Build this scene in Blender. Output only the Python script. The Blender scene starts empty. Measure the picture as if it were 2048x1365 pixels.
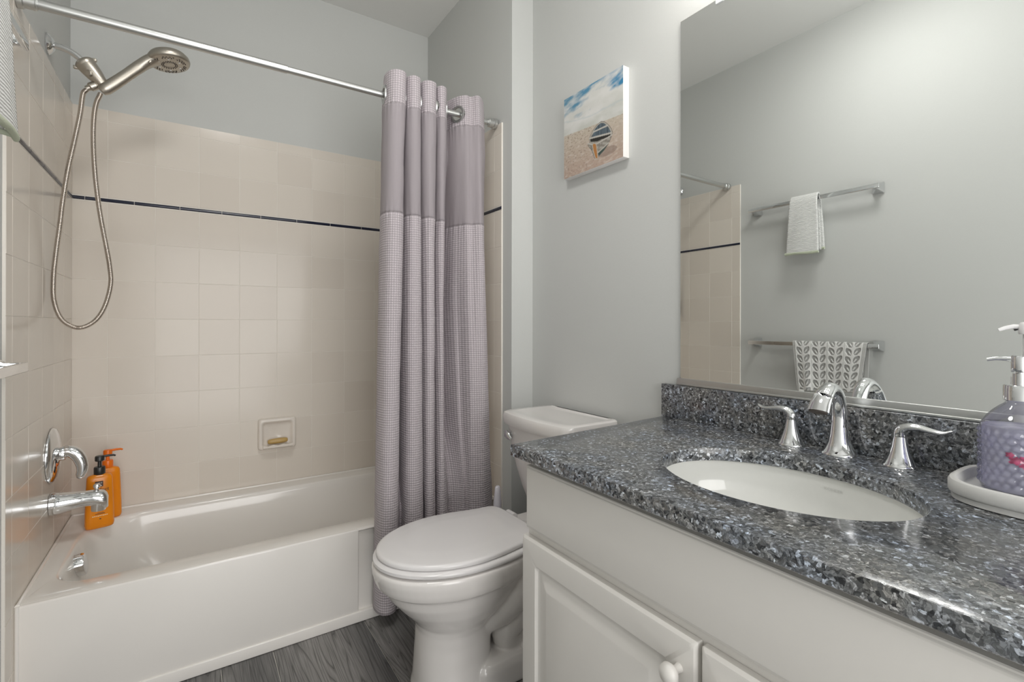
import bpy, math, random
import numpy as np
from mathutils import Vector, Matrix, noise as mnoise

random.seed(4)
rng = np.random.default_rng(7)
SC = bpy.context.scene
COL = SC.collection
PI = math.pi

# ------------------------------------------------------------------ camera
YAW, PITCH, ROLL, FPX, CYPX = 0.5840425, 0.0014480, -0.0013174, 974.2438, 647.9756
CAM = (0.3861, 0.0, 1.092)
cam_d = bpy.data.cameras.new('camera')
cam = bpy.data.objects.new('camera', cam_d)
COL.objects.link(cam)
F_ = Vector((math.sin(YAW) * math.cos(PITCH), math.cos(YAW) * math.cos(PITCH), math.sin(PITCH)))
r_ = Vector((math.cos(YAW), -math.sin(YAW), 0))
d_ = F_.cross(r_)
R2 = math.cos(ROLL) * r_ + math.sin(ROLL) * d_
D2 = -math.sin(ROLL) * r_ + math.cos(ROLL) * d_
mw = Matrix.Identity(4)
for i in range(3):
    mw[i][0] = R2[i]; mw[i][1] = -D2[i]; mw[i][2] = -F_[i]; mw[i][3] = CAM[i]
cam.matrix_world = mw
cam_d.sensor_width = 36.0
cam_d.lens = 36.0 * FPX / 2048.0
cam_d.shift_y = -(682.5 - CYPX) / 2048.0
cam_d.clip_start = 0.02
SC.camera = cam

# ------------------------------------------------------------------ view, world, lamps
SC.view_settings.view_transform = 'Standard'
SC.view_settings.look = 'None'
SC.view_settings.gamma = 1.0
SC.view_settings.use_curve_mapping = False
SC.view_settings.exposure = 0.27
w = bpy.data.worlds.new('world'); SC.world = w; w.use_nodes = True
w.node_tree.nodes['Background'].inputs[0].default_value = (0.8, 0.85, 0.9, 1)
w.node_tree.nodes['Background'].inputs[1].default_value = 0.05
SC.cycles.use_denoising = True
SC.cycles.max_bounces = 10
SC.cycles.diffuse_bounces = 6
SC.cycles.glossy_bounces = 5
SC.cycles.transmission_bounces = 10
SC.cycles.transparent_max_bounces = 12
SC.cycles.caustics_reflective = False
SC.cycles.caustics_refractive = False
SC.cycles.sample_clamp_indirect = 4.0


def area(name, loc, rot, sx, sy, power, col):
    l = bpy.data.lights.new(name, 'AREA'); l.shape = 'RECTANGLE'
    l.size = sx; l.size_y = sy; l.energy = power; l.color = col
    o = bpy.data.objects.new(name, l); COL.objects.link(o)
    o.location = loc; o.rotation_euler = rot
    return o


REAR_W = 42.0
# added soft fill lamp, set in the unseen opening behind the camera
area('rear_fill_light', (0.80, -1.44, 1.03), (PI / 2, 0, 0), 1.50, 2.00, REAR_W, (1.0, 0.985, 0.97))
VANITY_EMIT = 15.0
CEIL_EMIT = 21.5


# ------------------------------------------------------------------ materials
def nt(name):
    m = bpy.data.materials.new(name); m.use_nodes = True
    return m, m.node_tree.nodes, m.node_tree.links, m.node_tree.nodes['Principled BSDF']


def mat(name, col, rough=0.5, metal=0.0, spec=0.5, coat=0.0, trans=0.0, ior=1.5, alpha=1.0, sheen=0.0, emit=None, es=0,
        bump=None, sss=0.0):
    m, N, L, B = nt(name)
    B.inputs['Base Color'].default_value = (*col, 1)
    B.inputs['Roughness'].default_value = rough
    B.inputs['Metallic'].default_value = metal
    B.inputs['Specular IOR Level'].default_value = spec
    B.inputs['Coat Weight'].default_value = coat
    B.inputs['Transmission Weight'].default_value = trans
    B.inputs['IOR'].default_value = ior
    B.inputs['Alpha'].default_value = alpha
    B.inputs['Sheen Weight'].default_value = sheen
    if emit:
        B.inputs['Emission Color'].default_value = (*emit, 1); B.inputs['Emission Strength'].default_value = es
    # faint procedural variation on every surface
    tc = N.new('ShaderNodeTexCoord'); nz = N.new('ShaderNodeTexNoise')
    sc, st, var = bump if bump else (60, 0.0, 0.02)
    nz.inputs['Scale'].default_value = sc; nz.inputs['Detail'].default_value = 3
    L.new(tc.outputs['Object'], nz.inputs['Vector'])
    if var and metal < 0.5:
        mx = N.new('ShaderNodeMix'); mx.data_type = 'RGBA'; mx.blend_type = 'MULTIPLY'
        mx.inputs[0].default_value = 1.0
        rr = N.new('ShaderNodeMapRange'); rr.inputs['To Min'].default_value = 1 - var; rr.inputs['To Max'].default_value = 1 + var
        L.new(nz.outputs['Fac'], rr.inputs['Value'])
        mx.inputs[6].default_value = (*col, 1); L.new(rr.outputs['Result'], mx.inputs[7])
        L.new(mx.outputs[2], B.inputs['Base Color'])
    if st:
        bp = N.new('ShaderNodeBump'); bp.inputs['Strength'].default_value = st; bp.inputs['Distance'].default_value = 0.002
        L.new(nz.outputs['Fac'], bp.inputs['Height']); L.new(bp.outputs['Normal'], B.inputs['Normal'])
    return m


M = {}
M['paint'] = mat('grey_wall_paint', (0.56, 0.57, 0.556), 0.7, spec=0.10, bump=(220, 0.10, 0.015))
M['ceiling'] = mat('ceiling_paint', (0.74, 0.745, 0.73), 0.8, spec=0.2, bump=(150, 0.1, 0.01))
M['grout'] = mat('grout', (0.76, 0.725, 0.67), 0.8, spec=0.2, bump=(300, 0.2, 0.04))
M['navy'] = mat('navy_trim_glaze', (0.012, 0.015, 0.035), 0.12, bump=(20, 0, 0.1))
M['porcelain'] = mat('porcelain', (0.76, 0.735, 0.715), 0.10, coat=0.3, bump=(8, 0, 0.01))
M['tub'] = mat('tub_enamel', (0.79, 0.765, 0.73), 0.14, coat=0.2, bump=(6, 0, 0.01))
M['dish'] = mat('glazed_dish', (0.74, 0.69, 0.63), 0.15, bump=(20, 0, 0.01))
M['seat'] = mat('seat_plastic', (0.75, 0.735, 0.735), 0.22, bump=(8, 0, 0.01))
M['cabinet'] = mat('cabinet_lacquer', (0.72, 0.70, 0.67), 0.33, bump=(40, 0.03, 0.01))
M['chrome'] = mat('chrome', (0.78, 0.79, 0.80), 0.045, metal=1)
M['satin'] = mat('satin_metal', (0.60, 0.61, 0.60), 0.36, metal=1)
M['nickel'] = mat('brushed_nickel', (0.50, 0.465, 0.41), 0.36, metal=1)
M['hose'] = mat('hose_metal', (0.62, 0.57, 0.52), 0.22, metal=1)
M['nozzle'] = mat('nozzle_rubber', (0.085, 0.07, 0.06), 0.5)
M['black'] = mat('black_plastic', (0.022, 0.022, 0.022), 0.3)
M['orange'] = mat('orange_plastic', (0.80, 0.25, 0.005), 0.22, bump=(15, 0, 0.03))
M['orangecap'] = mat('orange_cap_plastic', (0.82, 0.17, 0.005), 0.3)
M['ink'] = mat('dark_print', (0.05, 0.02, 0.01), 0.4)
M['paleprint'] = mat('pale_print', (0.85, 0.75, 0.5), 0.4)
M['white'] = mat('white_plastic', (0.80, 0.80, 0.80), 0.3)
M['lilacwhite'] = mat('brush_plastic', (0.72, 0.70, 0.76), 0.3)
M['soap'] = mat('soap', (0.48, 0.32, 0.11), 0.35, bump=(30, 0.2, 0.12))
M['basin'] = mat('basin_ceramic', (0.74, 0.745, 0.72), 0.10, coat=0.3)
M['grey'] = mat('engraved_grey', (0.60, 0.605, 0.585), 0.4)
M['tray'] = mat('tray_stone', (0.62, 0.62, 0.605), 0.5, bump=(180, 0.08, 0.03))
M['canvas_side'] = mat('canvas_side', (0.80, 0.78, 0.76), 0.7, bump=(500, 0.2, 0.04))
M['pink'] = mat('pink_print', (0.75, 0.10, 0.25), 0.4)
M['tag'] = mat('white_tag', (0.80, 0.80, 0.78), 0.7)
M['door'] = mat('white_door_paint', (0.75, 0.75, 0.74), 0.4)
M['shade'] = mat('lit_glass_shade', (0.9, 0.9, 0.88), 0.4, emit=(1.0, 0.955, 0.90), es=VANITY_EMIT)
M['dome'] = mat('lit_ceiling_dome', (0.9, 0.9, 0.88), 0.4, emit=(1.0, 0.98, 0.95), es=CEIL_EMIT)
M['tubgap'] = mat('dark_gap', (0.10, 0.09, 0.08), 0.8)


def tile_material():
    m, N, L, B = nt('cream_tile_glaze')
    tc = N.new('ShaderNodeTexCoord')
    at = N.new('ShaderNodeAttribute'); at.attribute_name = 'tone'
    nz = N.new('ShaderNodeTexNoise'); nz.inputs['Scale'].default_value = 9; nz.inputs['Detail'].default_value = 2
    L.new(tc.outputs['Object'], nz.inputs['Vector'])
    mx = N.new('ShaderNodeMix'); mx.data_type = 'RGBA'
    mx.inputs[6].default_value = (0.665, 0.612, 0.548, 1); mx.inputs[7].default_value = (0.70, 0.65, 0.585, 1)
    L.new(at.outputs['Fac'], mx.inputs[0]); L.new(mx.outputs[2], B.inputs['Base Color'])
    B.inputs['Roughness'].default_value = 0.16
    B.inputs['Specular IOR Level'].default_value = 0.26
    bp = N.new('ShaderNodeBump'); bp.inputs['Strength'].default_value = 0.25; bp.inputs['Distance'].default_value = 0.0012
    L.new(nz.outputs['Fac'], bp.inputs['Height']); L.new(bp.outputs['Normal'], B.inputs['Normal'])
    return m


def granite_material():
    m, N, L, B = nt('blue_grey_granite')
    tc = N.new('ShaderNodeTexCoord')
    n0 = N.new('ShaderNodeTexNoise'); n0.inputs['Scale'].default_value = 90; n0.inputs['Detail'].default_value = 2
    L.new(tc.outputs['Object'], n0.inputs['Vector'])
    ad = N.new('ShaderNodeMix'); ad.data_type = 'RGBA'; ad.blend_type = 'LINEAR_LIGHT'; ad.inputs[0].default_value = 0.006
    L.new(tc.outputs['Object'], ad.inputs[6]); L.new(n0.outputs['Color'], ad.inputs[7])

    def vor(scale):
        v = N.new('ShaderNodeTexVoronoi'); v.inputs['Scale'].default_value = scale; v.feature = 'F1'
        L.new(ad.outputs[2], v.inputs['Vector'])
        return v
    v1 = vor(200); v2 = vor(430)
    ve = N.new('ShaderNodeTexVoronoi'); ve.feature = 'DISTANCE_TO_EDGE'; ve.inputs['Scale'].default_value = 200
    L.new(ad.outputs[2], ve.inputs['Vector'])

    def ramp(src, stops):
        r = N.new('ShaderNodeValToRGB'); cr = r.color_ramp
        while len(cr.elements) > 1:
            cr.elements.remove(cr.elements[-1])
        cr.elements[0].position = stops[0][0]; cr.elements[0].color = (*stops[0][1], 1)
        for p, c in stops[1:]:
            e = cr.elements.new(p); e.color = (*c, 1)
        L.new(src, r.inputs[0])
        return r
    sep = N.new('ShaderNodeSeparateColor'); L.new(v1.outputs['Color'], sep.inputs[0])
    r1 = ramp(sep.outputs[0], [(0, (0.012, 0.013, 0.015)), (0.18, (0.045, 0.047, 0.050)), (0.5, (0.13, 0.133, 0.134)),
                               (0.8, (0.21, 0.213, 0.212)), (0.93, (0.33, 0.34, 0.355)), (1.0, (0.52, 0.56, 0.60))])
    sep2 = N.new('ShaderNodeSeparateColor'); L.new(v2.outputs['Color'], sep2.inputs[0])
    r2 = ramp(sep2.outputs[0], [(0, (0.38, 0.38, 0.38)), (0.5, (1.2, 1.2, 1.2)), (1, (2.1, 2.1, 2.1))])
    mu = N.new('ShaderNodeMix'); mu.data_type = 'RGBA'; mu.blend_type = 'MULTIPLY'; mu.inputs[0].default_value = 0.75
    L.new(r1.outputs[0], mu.inputs[6]); L.new(r2.outputs[0], mu.inputs[7])
    re = ramp(ve.outputs['Distance'], [(0, (0.35, 0.35, 0.36)), (0.08, (1, 1, 1))])
    mu2 = N.new('ShaderNodeMix'); mu2.data_type = 'RGBA'; mu2.blend_type = 'MULTIPLY'; mu2.inputs[0].default_value = 0.8
    L.new(mu.outputs[2], mu2.inputs[6]); L.new(re.outputs[0], mu2.inputs[7])
    # large soft patches, bluish / warm
    n3 = N.new('ShaderNodeTexNoise'); n3.inputs['Scale'].default_value = 14; L.new(tc.outputs['Object'], n3.inputs['Vector'])
    r3 = ramp(n3.outputs['Fac'], [(0.35, (1.06, 1.03, 0.98)), (0.65, (0.90, 0.97, 1.10))])
    mu3 = N.new('ShaderNodeMix'); mu3.data_type = 'RGBA'; mu3.blend_type = 'MULTIPLY'; mu3.inputs[0].default_value = 1
    L.new(mu2.outputs[2], mu3.inputs[6]); L.new(r3.outputs[0], mu3.inputs[7])
    L.new(mu3.outputs[2], B.inputs['Base Color'])
    B.inputs['Roughness'].default_value = 0.13
    B.inputs['Specular IOR Level'].default_value = 0.5
    # mirror-like mica flakes, each tilted its own way
    geo = N.new('ShaderNodeNewGeometry')
    sub = N.new('ShaderNodeVectorMath'); sub.operation = 'SUBTRACT'; sub.inputs[1].default_value = (0.5, 0.5, 0.5)
    L.new(v1.outputs['Color'], sub.inputs[0])
    scl = N.new('ShaderNodeVectorMath'); scl.operation = 'SCALE'; scl.inputs[3].default_value = 0.6
    L.new(sub.outputs[0], scl.inputs[0])
    an = N.new('ShaderNodeVectorMath'); an.operation = 'ADD'
    L.new(geo.outputs['Normal'], an.inputs[0]); L.new(scl.outputs[0], an.inputs[1])
    nn = N.new('ShaderNodeVectorMath'); nn.operation = 'NORMALIZE'; L.new(an.outputs[0], nn.inputs[0])
    gl = N.new('ShaderNodeBsdfGlossy'); gl.inputs['Roughness'].default_value = 0.25
    gl.inputs['Color'].default_value = (0.50, 0.52, 0.54, 1)
    L.new(nn.outputs[0], gl.inputs['Normal'])
    msk = ramp(sep.outputs[1], [(0.45, (0.02, 0.02, 0.02)), (0.75, (0.36, 0.36, 0.36))])
    mxs = N.new('ShaderNodeMixShader'); L.new(msk.outputs[0], mxs.inputs[0])
    L.new(B.outputs[0], mxs.inputs[1]); L.new(gl.outputs[0], mxs.inputs[2])
    L.new(mxs.outputs[0], N['Material Output'].inputs[0])
    return m


def plank_material():
    m, N, L, B = nt('grey_wood_plank')
    tc = N.new('ShaderNodeTexCoord')
    at = N.new('ShaderNodeAttribute'); at.attribute_name = 'tone'
    # offset the grain per plank
    cb = N.new('ShaderNodeCombineXYZ')
    m1 = N.new('ShaderNodeMath'); m1.operation = 'MULTIPLY'; m1.inputs[1].default_value = 37.0
    L.new(at.outputs['Fac'], m1.inputs[0]); L.new(m1.outputs[0], cb.inputs[1]); L.new(m1.outputs[0], cb.inputs[2])
    va = N.new('ShaderNodeVectorMath'); va.operation = 'ADD'
    L.new(tc.outputs['Object'], va.inputs[0]); L.new(cb.outputs[0], va.inputs[1])
    mp = N.new('ShaderNodeMapping'); mp.inputs['Scale'].default_value = (1.0, 0.055, 1.0); L.new(va.outputs[0], mp.inputs['Vector'])
    nz = N.new('ShaderNodeTexNoise'); nz.inputs['Scale'].default_value = 13; nz.inputs['Detail'].default_value = 1.2
    nz.inputs['Distortion'].default_value = 0.5
    L.new(mp.outputs[0], nz.inputs['Vector'])
    # growth rings: contour lines of the stretched noise
    rg = N.new('ShaderNodeMath'); rg.operation = 'MULTIPLY'; rg.inputs[1].default_value = 19.0; L.new(nz.outputs['Fac'], rg.inputs[0])
    fr = N.new('ShaderNodeMath'); fr.operation = 'FRACT'; L.new(rg.outputs[0], fr.inputs[0])
    rp = N.new('ShaderNodeValToRGB'); cr = rp.color_ramp
    cr.elements[0].position = 0.0; cr.elements[0].color = (0.20, 0.20, 0.20, 1)
    cr.elements[1].position = 0.14; cr.elements[1].color = (0.95, 0.95, 0.95, 1)
    e = cr.elements.new(0.75); e.color = (1.05, 1.05, 1.05, 1)
    e = cr.elements.new(1.0); e.color = (0.55, 0.55, 0.55, 1)
    L.new(fr.outputs[0], rp.inputs[0])
    mp2 = N.new('ShaderNodeMapping'); mp2.inputs['Scale'].default_value = (1.0, 0.035, 1.0); L.new(va.outputs[0], mp2.inputs['Vector'])
    n2 = N.new('ShaderNodeTexNoise'); n2.inputs['Scale'].default_value = 260; n2.inputs['Detail'].default_value = 2
    L.new(mp2.outputs[0], n2.inputs['Vector'])
    n4 = N.new('ShaderNodeTexNoise'); n4.inputs['Scale'].default_value = 5; L.new(mp.outputs[0], n4.inputs['Vector'])
    base = N.new('ShaderNodeValToRGB'); cb2 = base.color_ramp
    cb2.elements[0].position = 0.25; cb2.elements[0].color = (0.07, 0.07, 0.07, 1)
    cb2.elements[1].position = 0.75; cb2.elements[1].color = (0.27, 0.26, 0.25, 1)
    mxn = N.new('ShaderNodeMath'); mxn.operation = 'ADD'; L.new(n4.outputs['Fac'], mxn.inputs[0])
    t2 = N.new('ShaderNodeMath'); t2.operation = 'MULTIPLY_ADD'; t2.inputs[1].default_value = 0.35; t2.inputs[2].default_value = -0.15
    L.new(at.outputs['Fac'], t2.inputs[0]); L.new(t2.outputs[0], mxn.inputs[1])
    L.new(mxn.outputs[0], base.inputs[0])
    mu = N.new('ShaderNodeMix'); mu.data_type = 'RGBA'; mu.blend_type = 'MULTIPLY'; mu.inputs[0].default_value = 0.9
    L.new(base.outputs[0], mu.inputs[6]); L.new(rp.outputs[0], mu.inputs[7])
    fine = N.new('ShaderNodeMapRange'); fine.inputs['From Min'].default_value = 0.3; fine.inputs['From Max'].default_value = 0.7
    fine.inputs['To Min'].default_value = 0.72; fine.inputs['To Max'].default_value = 1.25
    L.new(n2.outputs['Fac'], fine.inputs['Value'])
    mu2 = N.new('ShaderNodeMix'); mu2.data_type = 'RGBA'; mu2.blend_type = 'MULTIPLY'; mu2.inputs[0].default_value = 1
    L.new(mu.outputs[2], mu2.inputs[6]); L.new(fine.outputs['Result'], mu2.inputs[7])
    L.new(mu2.outputs[2], B.inputs['Base Color'])
    B.inputs['Roughness'].default_value = 0.45
    bp = N.new('ShaderNodeBump'); bp.inputs['Strength'].default_value = 0.3; bp.inputs['Distance'].default_value = 0.001
    L.new(rp.outputs[0], bp.inputs['Height']); L.new(bp.outputs['Normal'], B.inputs['Normal'])
    return m


def fabric_material(name, col, pitch=None, dots=0.5, sheer=0.0, strength=0.6, trans=0.12):
    """woven fabric on a UV map in metres; pitch: waffle pitch"""
    m, N, L, B = nt(name)
    B.inputs['Roughness'].default_value = 0.75
    B.inputs['Specular IOR Level'].default_value = 0.3
    B.inputs['Sheen Weight'].default_value = 0.15
    uv = N.new('ShaderNodeUVMap'); uv.uv_map = 'cloth'
    sp = N.new('ShaderNodeSeparateXYZ'); L.new(uv.outputs[0], sp.inputs[0])

    def mth(op, a, b=None, c=None):
        n = N.new('ShaderNodeMath'); n.operation = op
        for i, q in enumerate((a, b, c)):
            if q is None:
                continue
            if isinstance(q, (int, float)):
                n.inputs[i].default_value = q
            else:
                L.new(q, n.inputs[i])
        return n.outputs[0]
    if pitch:
        k = 2 * PI / pitch
        cu = mth('COSINE', mth('MULTIPLY', sp.outputs[0], k)); cv = mth('COSINE', mth('MULTIPLY', sp.outputs[1], k))
        s = mth('MULTIPLY', mth('ADD', cu, cv), 0.5)          # -1 .. 1, peaks in a grid
        h = s
        hi = mth('SMOOTHSTEP', 0, 0, 0) if False else mth('MULTIPLY', mth('MAXIMUM', mth('SUBTRACT', s, 0.55), 0.0), 2.0)
        lo = mth('MULTIPLY', mth('MAXIMUM', mth('SUBTRACT', mth('MULTIPLY', s, -1.0), 0.55), 0.0), 2.0)
        f1 = mth('MULTIPLY_ADD', hi, dots, 1.0); f2 = mth('SUBTRACT', f1, mth('MULTIPLY', lo, 0.45))
    else:
        k = 2 * PI / 0.0022
        cu = mth('COSINE', mth('MULTIPLY', sp.outputs[0], k))
        h = cu
        f2 = mth('MULTIPLY_ADD', cu, 0.02, 1.0)
    mx = N.new('ShaderNodeMix'); mx.data_type = 'RGBA'; mx.blend_type = 'MULTIPLY'; mx.inputs[0].default_value = 1
    mx.inputs[6].default_value = (*col, 1); L.new(f2, mx.inputs[7]); L.new(mx.outputs[2], B.inputs['Base Color'])
    bp = N.new('ShaderNodeBump'); bp.inputs['Strength'].default_value = strength; bp.inputs['Distance'].default_value = 0.001
    L.new(h, bp.inputs['Height']); L.new(bp.outputs['Normal'], B.inputs['Normal'])
    tl = N.new('ShaderNodeBsdfTranslucent'); tl.inputs[0].default_value = (*col, 1)
    ms = N.new('ShaderNodeMixShader'); ms.inputs[0].default_value = trans
    L.new(B.outputs[0], ms.inputs[1]); L.new(tl.outputs[0], ms.inputs[2])
    last = ms
    if sheer:
        tp = N.new('ShaderNodeBsdfTransparent'); m2 = N.new('ShaderNodeMixShader'); m2.inputs[0].default_value = sheer
        L.new(ms.outputs[0], m2.inputs[1]); L.new(tp.outputs[0], m2.inputs[2]); last = m2
    L.new(last.outputs[0], N['Material Output'].inputs[0])
    return m


def attr_material(name, rough=0.6, bump=None):
    m, N, L, B = nt(name)
    at = N.new('ShaderNodeAttribute'); at.attribute_name = 'paint'
    L.new(at.outputs['Color'], B.inputs['Base Color']); B.inputs['Roughness'].default_value = rough
    B.inputs['Specular IOR Level'].default_value = 0.3
    if bump:
        tc = N.new('ShaderNodeTexCoord'); nz = N.new('ShaderNodeTexNoise'); nz.inputs['Scale'].default_value = bump[0]
        L.new(tc.outputs['Object'], nz.inputs['Vector'])
        bp = N.new('ShaderNodeBump'); bp.inputs['Strength'].default_value = bump[1]; bp.inputs['Distance'].default_value = 0.001
        L.new(nz.outputs['Fac'], bp.inputs['Height']); L.new(bp.outputs['Normal'], B.inputs['Normal'])
    return m


def ribbed_towel_material():
    m, N, L, B = nt('ribbed_towel')
    uv = N.new('ShaderNodeUVMap'); uv.uv_map = 'cloth'
    sp = N.new('ShaderNodeSeparateXYZ'); L.new(uv.outputs[0], sp.inputs[0])
    wv = N.new('ShaderNodeMath'); wv.operation = 'MULTIPLY'; wv.inputs[1].default_value = 2 * PI / 0.0075
    nz = N.new('ShaderNodeTexNoise'); nz.inputs['Scale'].default_value = 70; L.new(uv.outputs[0], nz.inputs['Vector'])
    ad = N.new('ShaderNodeMath'); ad.operation = 'MULTIPLY_ADD'; ad.inputs[1].default_value = 3.0
    L.new(sp.outputs[1], wv.inputs[0]); L.new(nz.outputs['Fac'], ad.inputs[0]); L.new(wv.outputs[0], ad.inputs[2])
    sn = N.new('ShaderNodeMath'); sn.operation = 'SINE'; L.new(ad.outputs[0], sn.inputs[0])
    mr = N.new('ShaderNodeMapRange'); mr.inputs['From Min'].default_value = -1; mr.inputs['To Min'].default_value = 0.86
    mr.inputs['To Max'].default_value = 1.02; L.new(sn.outputs[0], mr.inputs['Value'])
    mx = N.new('ShaderNodeMix'); mx.data_type = 'RGBA'; mx.blend_type = 'MULTIPLY'; mx.inputs[0].default_value = 1
    mx.inputs[6].default_value = (0.74, 0.745, 0.73, 1); L.new(mr.outputs[0], mx.inputs[7]); L.new(mx.outputs[2], B.inputs['Base Color'])
    B.inputs['Roughness'].default_value = 0.9
    bp = N.new('ShaderNodeBump'); bp.inputs['Strength'].default_value = 0.7; bp.inputs['Distance'].default_value = 0.0015
    L.new(sn.outputs[0], bp.inputs['Height']); L.new(bp.outputs['Normal'], B.inputs['Normal'])
    return m


M['tile'] = tile_material()
M['granite'] = granite_material()
M['plank'] = plank_material()
CURT = (0.505, 0.458, 0.485)
M['waffle'] = fabric_material('mauve_grey_waffle_cloth', CURT, 0.0088, 0.9, strength=0.9)
M['sheer'] = fabric_material('sheer_mauve_grey_cloth', (0.515, 0.470, 0.497), None, sheer=0.13, strength=0.25, trans=0.3)
M['towel'] = ribbed_towel_material()
M['hem'] = mat('sage_hem', (0.50, 0.54, 0.42), 0.9, bump=(300, 0.4, 0.06))
M['leaf'] = attr_material('leaf_relief_towel', 0.9, (500, 0.5))
M['art'] = attr_material('printed_canvas', 0.65, (700, 0.15))
M['mirror'] = mat('silvered_glass', (0.915, 0.935, 0.925), 0.0, metal=1)


def glass_materials():
    m, N, L, B = nt('thin_glass')
    gl = N.new('ShaderNodeBsdfGlossy'); gl.inputs['Roughness'].default_value = 0.03
    tp = N.new('ShaderNodeBsdfTransparent'); tp.inputs[0].default_value = (0.95, 0.955, 0.98, 1)
    fr = N.new('ShaderNodeLayerWeight'); fr.inputs[0].default_value = 0.35
    mr = N.new('ShaderNodeMapRange'); mr.inputs['To Min'].default_value = 0.06; mr.inputs['To Max'].default_value = 0.75
    L.new(fr.outputs['Fresnel'], mr.inputs['Value'])
    mx = N.new('ShaderNodeMixShader'); L.new(mr.outputs[0], mx.inputs[0]); L.new(tp.outputs[0], mx.inputs[1]); L.new(gl.outputs[0], mx.inputs[2])
    L.new(mx.outputs[0], N['Material Output'].inputs[0])
    q, N, L, B = nt('lilac_liquid')
    B.inputs['Base Color'].default_value = (0.74, 0.73, 0.85, 1); B.inputs['Roughness'].default_value = 0.2
    tc = N.new('ShaderNodeTexCoord'); nz = N.new('ShaderNodeTexNoise'); nz.inputs['Scale'].default_value = 40
    L.new(tc.outputs['Object'], nz.inputs['Vector'])
    tp = N.new('ShaderNodeBsdfTransparent'); tp.inputs[0].default_value = (0.80, 0.80, 0.93, 1)
    mr = N.new('ShaderNodeMapRange'); mr.inputs['From Min'].default_value = .35; mr.inputs['From Max'].default_value = .65
    mr.inputs['To Min'].default_value = .30; mr.inputs['To Max'].default_value = .50
    L.new(nz.outputs['Fac'], mr.inputs['Value'])
    mx = N.new('ShaderNodeMixShader'); L.new(mr.outputs[0], mx.inputs[0])
    L.new(B.outputs[0], mx.inputs[1]); L.new(tp.outputs[0], mx.inputs[2]); L.new(mx.outputs[0], N['Material Output'].inputs[0])
    return m, q


M['glass'], M['liquid'] = glass_materials()


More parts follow.
